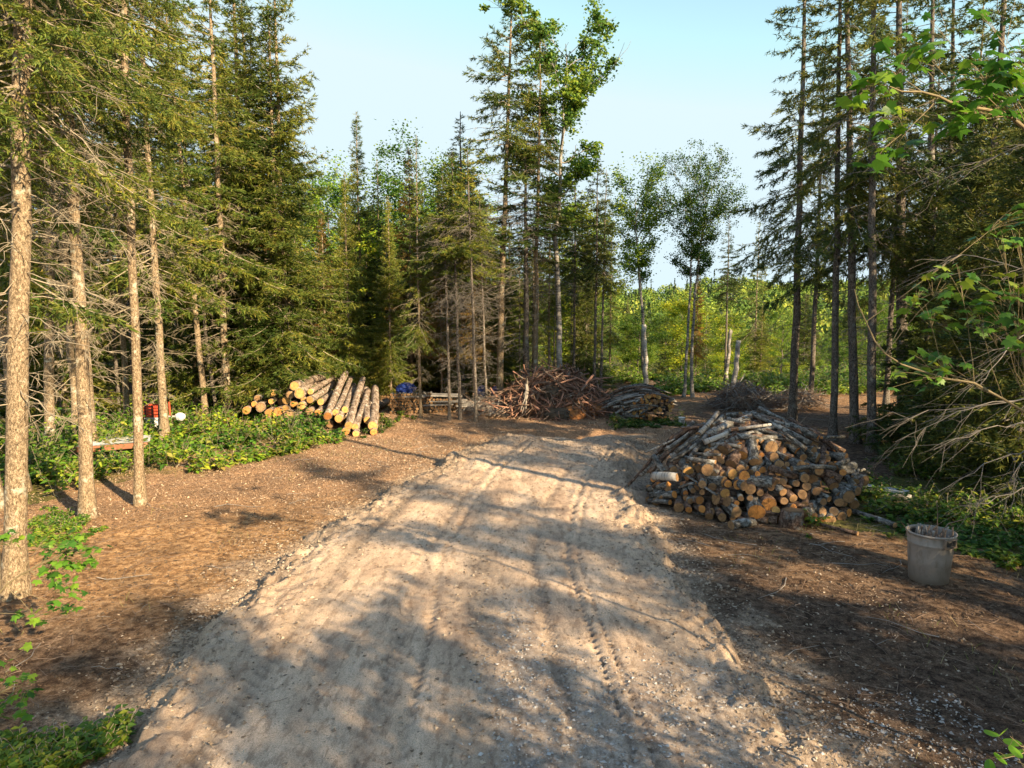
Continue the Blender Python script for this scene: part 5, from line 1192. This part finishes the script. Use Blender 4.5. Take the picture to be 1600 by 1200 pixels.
p = atY(640, 619, 25.0); g = Geo(); boxgeo(g, (0, 0, 0), (1.2, .5, .03)); o = obj('cover_sheet', g.mesh('cover_sheet', [M['board']], False), None, tuple(p)); tag(o, 'thin pale sheet covering the left end of the low woodstack', 'sheet')
M['blue'] = plain('blue_tarp', (0.02, 0.045, 0.22), 0.4, 0.3, 3, bs=0.6)
o = lump('blue_tarp', tuple(atY(635, 608, 25.4)), (.38, .3, .26), M['blue'], 21, 4); tag(o, 'crumpled blue tarp bundle lying on the low woodstack', 'tarp')
o = lump('blue_bag', tuple(atY(752, 612, 27.5)), (.22, .2, .28), M['blue'], 22, 3); tag(o, 'small bright blue bag between trunks left of the brush pile', 'bag')
M['purple'] = plain('dark_purple_bag', (0.05, 0.035, 0.12), 0.4, 0.3, 3)
o = lump('dark_bag', tuple(atY(773, 612, 26.2)), (.15, .15, .22), M['purple'], 23, 3); tag(o, 'dark purple bag at the left foot of the thick grey trunk', 'bag')
# white pail
p = at(1065, 664, 0); e = empty('white_pail', (p[0], p[1], gz(p[0], p[1]))); tag(e, 'small white pail standing alone by the far woodpile', 'pail'); M['white'] = plain('white_plastic', (0.75, 0.75, 0.74), 0.4, 0.05, 4)
g = lathe([(0, 0), (.085, 0), (.09, .01), (.105, .24), (.112, .245), (.112, .26), (.1, .262), (.095, .2), (.08, .03), (0, .03)], 24); obj('pail_body', g.mesh('pail_body', [M['white']]), e)
t_ = np.linspace(0, math.pi, 9); P = np.stack([.108 * np.cos(t_), -.03 - .09 * np.sin(t_), .24 - .07 * np.sin(t_)], -1); g = Geo(); g.tubes(P[None], np.full((1, 9), .004), 5); obj('bail_handle', g.mesh('bail_handle', [M['dark']]), e)
g = Geo(); boxgeo(g, (0, -.1, .13), (.09, .012, .09)); obj('faded_patch', g.mesh('faded_patch', [M['board']], False), e)
# white birch stub and far stub
def stub(px, py, D, top, r_, lab, bk='birch'):
    a = atY(px, py, D); q = atY(top[0], top[1], D); a[2] = gz(a[0], a[1]) - .1; e = empty('birch_snag', tuple(a)); tag(e, lab, 'snag')
    n_ = 9; P = np.linspace([0, 0, 0], q - a, n_); P[1:-1, :2] += rng.normal(0, .02, (n_ - 2, 2)); g = Geo(); g.tubes(P[None], np.linspace(r_, r_ * .75, n_)[None], 12, 0, cap=True, jitter=.02); obj('stem', g.mesh('stem', [M[bk]]), e)
    P2 = crooked([P[-2]], [unit(np.array([.3, 0, .9]))], [.35], 4, .05); g = Geo(); g.tubes(P2, np.linspace(.05, .02, 4)[None], 6); obj('broken_stub', g.mesh('broken_stub', [M[bk]]), e)
stub(1146, 610, 31, (1154, 532), .13, 'white broken-off birch trunk behind the small far brush pile')
stub(1134, 590, 34, (1141, 515), .10, 'dull birch stub left of the white broken birch', 'birch_dull')
stub(1011, 606, 30.6, (1006, 507), .12, 'white bark-stripped stem directly behind the far woodpile')

# ---- things in the left wood
M['red'] = plain('faded_red_plastic', (0.50, 0.07, 0.03), 0.5, 0.15, 4); M['rust'] = plain('red_brown_board', (0.25, 0.10, 0.05), 0.8, 0.25, 6); M['tarp'] = plain('dirty_white_tarp', (0.58, 0.58, 0.57), 0.6, 0.15, 3, bs=0.7)
c0 = at(177, 688, 0.35); e = empty('covered_platform', (c0[0], c0[1], gz(c0[0], c0[1])), 0.45); tag(e, 'low platform under a dirty white sheet with a red-brown front board', 'platform')
xs = np.linspace(-.85, .85, 26); ys = np.linspace(-.65, .65, 20); X, Y = np.meshgrid(xs, ys); Z = .42 + .05 * fbm(X + 7, Y, .5, 4) - .22 * sstep(.7, .85, np.abs(X)) * (X < 0) - .1 * sstep(.55, .65, np.abs(Y)) * (Y > 0)
g = Geo(); idx = np.arange(26 * 20).reshape(20, 26); Fq = np.stack([idx[:-1, :-1], idx[:-1, 1:], idx[1:, 1:], idx[1:, :-1]], -1).reshape(-1, 4); g.add(np.stack([X, Y, Z], -1), Fq); g.add(np.stack([X, Y, Z - .015], -1), Fq[:, ::-1]); obj('sheet', g.mesh('sheet', [M['tarp']]), e)
g = Geo(); boxgeo(g, (0, -.62, .34), (1.6, .05, .13)); obj('front_board', g.mesh('front_board', [M['rust']], False), e)
for sx in (-.7, .7):
    for sy in (-.5, .5): g = Geo(); boxgeo(g, (sx, sy, .16), (.08, .08, .33)); obj('leg', g.mesh('leg', [M['board']], False), e)
c0 = at(246, 668, .1); zb = gz(c0[0], c0[1]); e = empty('storage_box', (c0[0], c0[1], zb), .1); tag(e, 'white storage box with a pale lid beneath the red crate in the left wood', 'box')
g = Geo(); boxgeo(g, (0, 0, .22), (.5, .4, .42)); obj('box_body', g.mesh('box_body', [M['white']], False), e); g = Geo(); boxgeo(g, (0.1, 0, .45), (.75, .46, .035)); obj('lid', g.mesh('lid', [M['tarp']], False), e)
e = empty('red_crate', (c0[0] - .05, c0[1], zb + .47), .1); tag(e, 'red slatted crate standing on the white box in the left wood', 'crate')
for i in range(4): g = Geo(); boxgeo(g, (0, -.2, .05 + i * .095), (.5, .02, .07)); boxgeo(g, (0, .2, .05 + i * .095), (.5, .02, .07)); obj('slat', g.mesh('slat', [M['red']], False), e)
for sx in (-.245, .245): g = Geo(); boxgeo(g, (sx, 0, .19), (.02, .36, .38)); obj('side_panel', g.mesh('side_panel', [M['red']], False), e)
for sx in (-.2, .0, .2): g = Geo(); boxgeo(g, (sx, -.215, .19), (.03, .01, .38)); obj('batten', g.mesh('batten', [M['dark']], False), e)
c0 = at(266, 664, .1); g = Geo(); g.tubes(np.array([[[0, 0, 0], [0.01, 0, .45], [0, 0, .85]]]), np.array([[.03, .03, .028]]), 8, 0, cap=True); boxgeo(g, (0, 0, .02), (.2, .2, .03)); o = obj('red_post', g.mesh('red_post', [M['red']], False), None, (c0[0], c0[1], gz(c0[0], c0[1]))); tag(o, 'short red post right of the red crate', 'post')
o = lump('white_bag', tuple(at(282, 664, .2) + np.array([0, 0, .25])), (.15, .14, .13), M['tarp'], 31, 3); tag(o, 'small crumpled whitish bag near the foot of the leaning golden trunk', 'bag')

# ------------------------------------------------------------------ maple saplings and boughs reaching into the frame
LEAF2 = np.array([(0, 0), (.16, -.07), (.40, -.03), (.33, .12), (.56, .36), (.36, .36), (.30, .52), (.14, .46), (0, .86), (-.14, .46), (-.30, .52), (-.36, .36), (-.56, .36), (-.33, .12), (-.40, -.03), (-.16, -.07)])
def maple_leaves(g, C, size, m=0, droop=0.7, oval=False):
    n = len(C); Lp = LEAF2.copy()
    if oval: a_ = np.linspace(0, 2 * math.pi, 16, endpoint=False); Lp = np.stack([.27 * np.sin(a_), .45 - .45 * np.cos(a_)], -1)
    a = rng.uniform(0, 6.28, n); el = -droop * rng.uniform(0.1, 1.1, n)
    yv = np.stack([np.cos(a) * np.cos(el), np.sin(a) * np.cos(el), np.sin(el)], -1); xv = unit(np.cross(yv, np.array([0, 0, 1.0]) + rng.normal(0, .35, (n, 3)))); zv = np.cross(xv, yv)
    s = size * rng.uniform(.55, 1.2, n)
    P2 = np.vstack([[(0, .3)], Lp]); zz = -0.25 * np.abs(P2[:, 0]) - .18 * (P2[:, 1] - .2) ** 2
    V = C[:, None] + s[:, None, None] * (P2[None, :, 0:1] * xv[:, None] + P2[None, :, 1:2] * yv[:, None] + zz[None, :, None] * zv[:, None])
    k = len(Lp); F = np.array([[0, 1 + i, 1 + (i + 1) % k] for i in range(k)])
    g.add(V.reshape(-1, 3), (F[None] + (k + 1) * np.arange(n)[:, None, None]).reshape(-1, 3), m)
def sapling(name, label, root, stem, clusters, size, mat, D, per=3, spread=.07, oval=False, stem_r=.013, cat='sapling'):
    """stem : list of world points from the root up; clusters : (px,py[,D]) of leaf clusters"""
    e = empty(name, tuple(root)); tag(e, label, cat); rt = np.array(root)
    st = np.array(stem); g = Geo(); tt = np.linspace(0, 1, len(st)); t2 = np.linspace(0, 1, 14); sp_ = np.stack([np.interp(t2, tt, st[:, i]) for i in range(3)], -1); sp_[1:-1] += rng.normal(0, .012, (12, 3)); g.tubes((sp_ - rt)[None], np.linspace(stem_r, .0035, 14)[None], 8)
    gl = Geo(); C = []
    for c in clusters:
        p = atY(c[0], c[1], c[2] if len(c) > 2 else D + rng.normal(0, .1))
        j = np.argmin(np.linalg.norm(sp_ - p, axis=1)); j = max(0, j - 2); P = crooked([sp_[j]], [unit(p - sp_[j])], [np.linalg.norm(p - sp_[j])], 6, .03); P[0] += np.linspace(0, 1, 6)[:, None] * (p - P[0, -1]); g.tubes(P - rt, np.linspace(.0032, .0016, 6)[None], 5)
        for _ in range(per):
            q = p + rng.normal(0, spread, 3) * np.array([1, 1, .8]); C.append(q); b = P[0, -2]; g.tubes((np.stack([b, (b + q) / 2 + [0, 0, .015], q]) - rt)[None], np.full((1, 3), .0014), 3)
    maple_leaves(gl, np.array(C) - rt, size, 0, oval=oval)
    obj('stem', g.mesh('sapling_stem', [M['green_twig']]), e); obj('leaves', gl.mesh('sapling_leaves', [M[mat]], False), e)
M['green_twig'] = plain('living_twig_bark', (0.20, 0.155, 0.08), 0.8, 0.3, 6)
W = lambda px, py, D: atY(px, py, D)
rr0 = W(1680, 560, 5.0); rr0[2] = 0
sapling('maple_sapling', 'maple with big green leaves reaching in from the upper right', rr0, [rr0, W(1690, 500, 4.9), W(1680, 260, 4.7), W(1600, 190, 4.6), W(1510, 165, 4.5), W(1440, 146, 4.4), W(1390, 135, 4.4)],
        [(1400, 92), (1376, 132), (1428, 88), (1350, 128), (1392, 110), (1385, 190), (1400, 222), (1382, 232), (1440, 188), (1490, 172), (1450, 90), (1530, 112), (1560, 122), (1592, 108), (1540, 160), (1580, 148), (1512, 98), (1512, 182), (1560, 95), (1598, 140), (1570, 165), (1530, 140), (1450, 30, 5.4), (1540, 20, 5.4), (1590, 60, 5.2)], .125, 'maple', 4.5, 8, .08, stem_r=.022)
rr1 = W(1690, 700, 5.6); rr1[2] = 0
sapling('maple_sapling', 'maple sapling with partly orange leaves and a long curved bare twig at the right', rr1, [rr1, W(1700, 720, 5.6), W(1600, 640, 5.4), W(1520, 600, 5.3), W(1470, 590, 5.3), W(1400, 571, 5.3), W(1370, 540, 5.3), W(1345, 490, 5.3), W(1335, 452, 5.3)],
        [(1445, 450), (1500, 438), (1478, 442), (1560, 440), (1470, 500), (1450, 488), (1530, 492), (1560, 482), (1592, 470), (1575, 520), (1592, 508), (1540, 512), (1460, 572), (1475, 566), (1442, 590), (1432, 566), (1580, 332), (1562, 362), (1592, 360), (1590, 440), (1550, 470)], .115, 'maple_turning', 5.3, 8, .085)
rr2 = np.array([-4.95, 6.0, 0.0])
sapling('maple_sapling', 'maple sapling with bright leaves in front of the thick left trunk', rr2, [rr2, W(-60, 960, 6.2), W(0, 925, 6.2), W(40, 893, 6.2), W(90, 868, 6.2), W(140, 852, 6.2)],
        [(90, 850), (120, 845), (142, 860), (75, 872), (110, 876), (85, 900), (98, 932), (102, 948), (60, 968), (45, 958), (20, 836), (2, 842), (130, 880), (100, 862), (115, 925), (150, 868), (64, 850), (80, 885), (95, 868), (125, 858), (92, 912), (104, 895)], .105, 'maple', 6.2, 7, .065)
rr3 = np.array([-4.1, 4.7, 0.0])
sapling('maple_sapling', 'low leafy seedling cut off by the bottom left edge', rr3, [rr3, W(-40, 1120, 4.9), W(5, 1080, 4.9), W(35, 1070, 4.9)], [(10, 1050), (25, 1060), (15, 1090), (40, 1092), (5, 1112), (30, 1078), (5, 1035), (48, 1078), (22, 1105)], .09, 'maple', 4.9, 5, .06)
rr4 = W(1640, 1260, 4.3); rr4[2] = 0
sapling('leafy_seedling', 'seedling with long oval leaves in the bottom right corner', rr4, [rr4, W(1620, 1200, 4.3), W(1595, 1165, 4.3)], [(1578, 1150), (1597, 1162), (1562, 1186), (1590, 1190), (1602, 1130), (1585, 1175)], .11, 'maple', 4.3, 2, .04, oval=True)
# dead boughs of a spruce whose trunk stands outside the right edge
def bough_tree(root, H, r0, lines, label):
    e = empty(S, tuple(root)); tag(e, label, 'tree'); rt = np.array(root); g = Geo(); f, fr = trunk_geo(g, H, r0, 16); obj('trunk', g.mesh('spruce_trunk', [M['bark_grey']]), e)
    g = Geo()
    for pts in lines:
        P = np.array([atY(*p) for p in pts]); s0 = f(np.array([P[0][2] + .2]))[0] + rt; s0[2] = P[0][2] + .15
        P = np.vstack([s0, P]); tt = np.linspace(0, 1, len(P)); t2 = np.linspace(0, 1, 12); Q = np.stack([np.interp(t2, tt, P[:, i]) for i in range(3)], -1); Q[1:] += rng.normal(0, .018, (11, 3)); g.tubes((Q - rt)[None], np.linspace(.009, .0025, 12)[None], 5)
        n = 13; j = rng.integers(2, 11, n); tan = unit(Q[-1] - Q[0]); side = unit(np.cross(tan, [0, 0, 1])); d = unit(tan * .9 + side * rng.choice([-1, 1], (n, 1)) * rng.uniform(.3, .9, (n, 1)) + rng.normal(0, .3, (n, 3)) - np.array([0, 0, .25])); L = rng.uniform(.2, .8, n)
        P2 = crooked(Q[j] - rt, d, L, 5, .08, .15); g.tubes(P2, np.full(n, .0028)[:, None] * np.linspace(1, .4, 5)[None], 4)
        q3 = P2[:, 2]; g.tubes(crooked(q3, unit(d + rng.normal(0, .5, (n, 3))), L * .5, 4, .1, .2), np.full((n, 4), .0014), 3)
    obj('dead_branches', g.mesh('dead_branches', [M['twig_grey']]), e)
bough_tree((6.9, 8.2, 0), 15, .15, [[(1600, 701, 8), (1532, 730, 7.8), (1462, 771, 7.8)], [(1600, 663, 8), (1526, 672, 7.8), (1459, 704, 7.8)], [(1555, 628, 8.2), (1488, 646, 8.3), (1400, 690, 8.5)], [(1549, 631, 8.2), (1467, 643, 8.5), (1397, 657, 8.8)], [(1590, 719, 7.9), (1584, 760, 7.8), (1584, 806, 7.7)],
    [(1600, 420, 8), (1520, 400, 8.5), (1450, 405, 8.8)], [(1600, 760, 7.8), (1540, 790, 7.6), (1500, 790, 7.6)], [(1600, 230, 8), (1500, 260, 8.5), (1440, 270, 8.8)], [(1600, 520, 8), (1560, 560, 7.8), (1530, 600, 7.6)]],
    'spruce outside the right edge whose dead grey boughs hang into the picture')
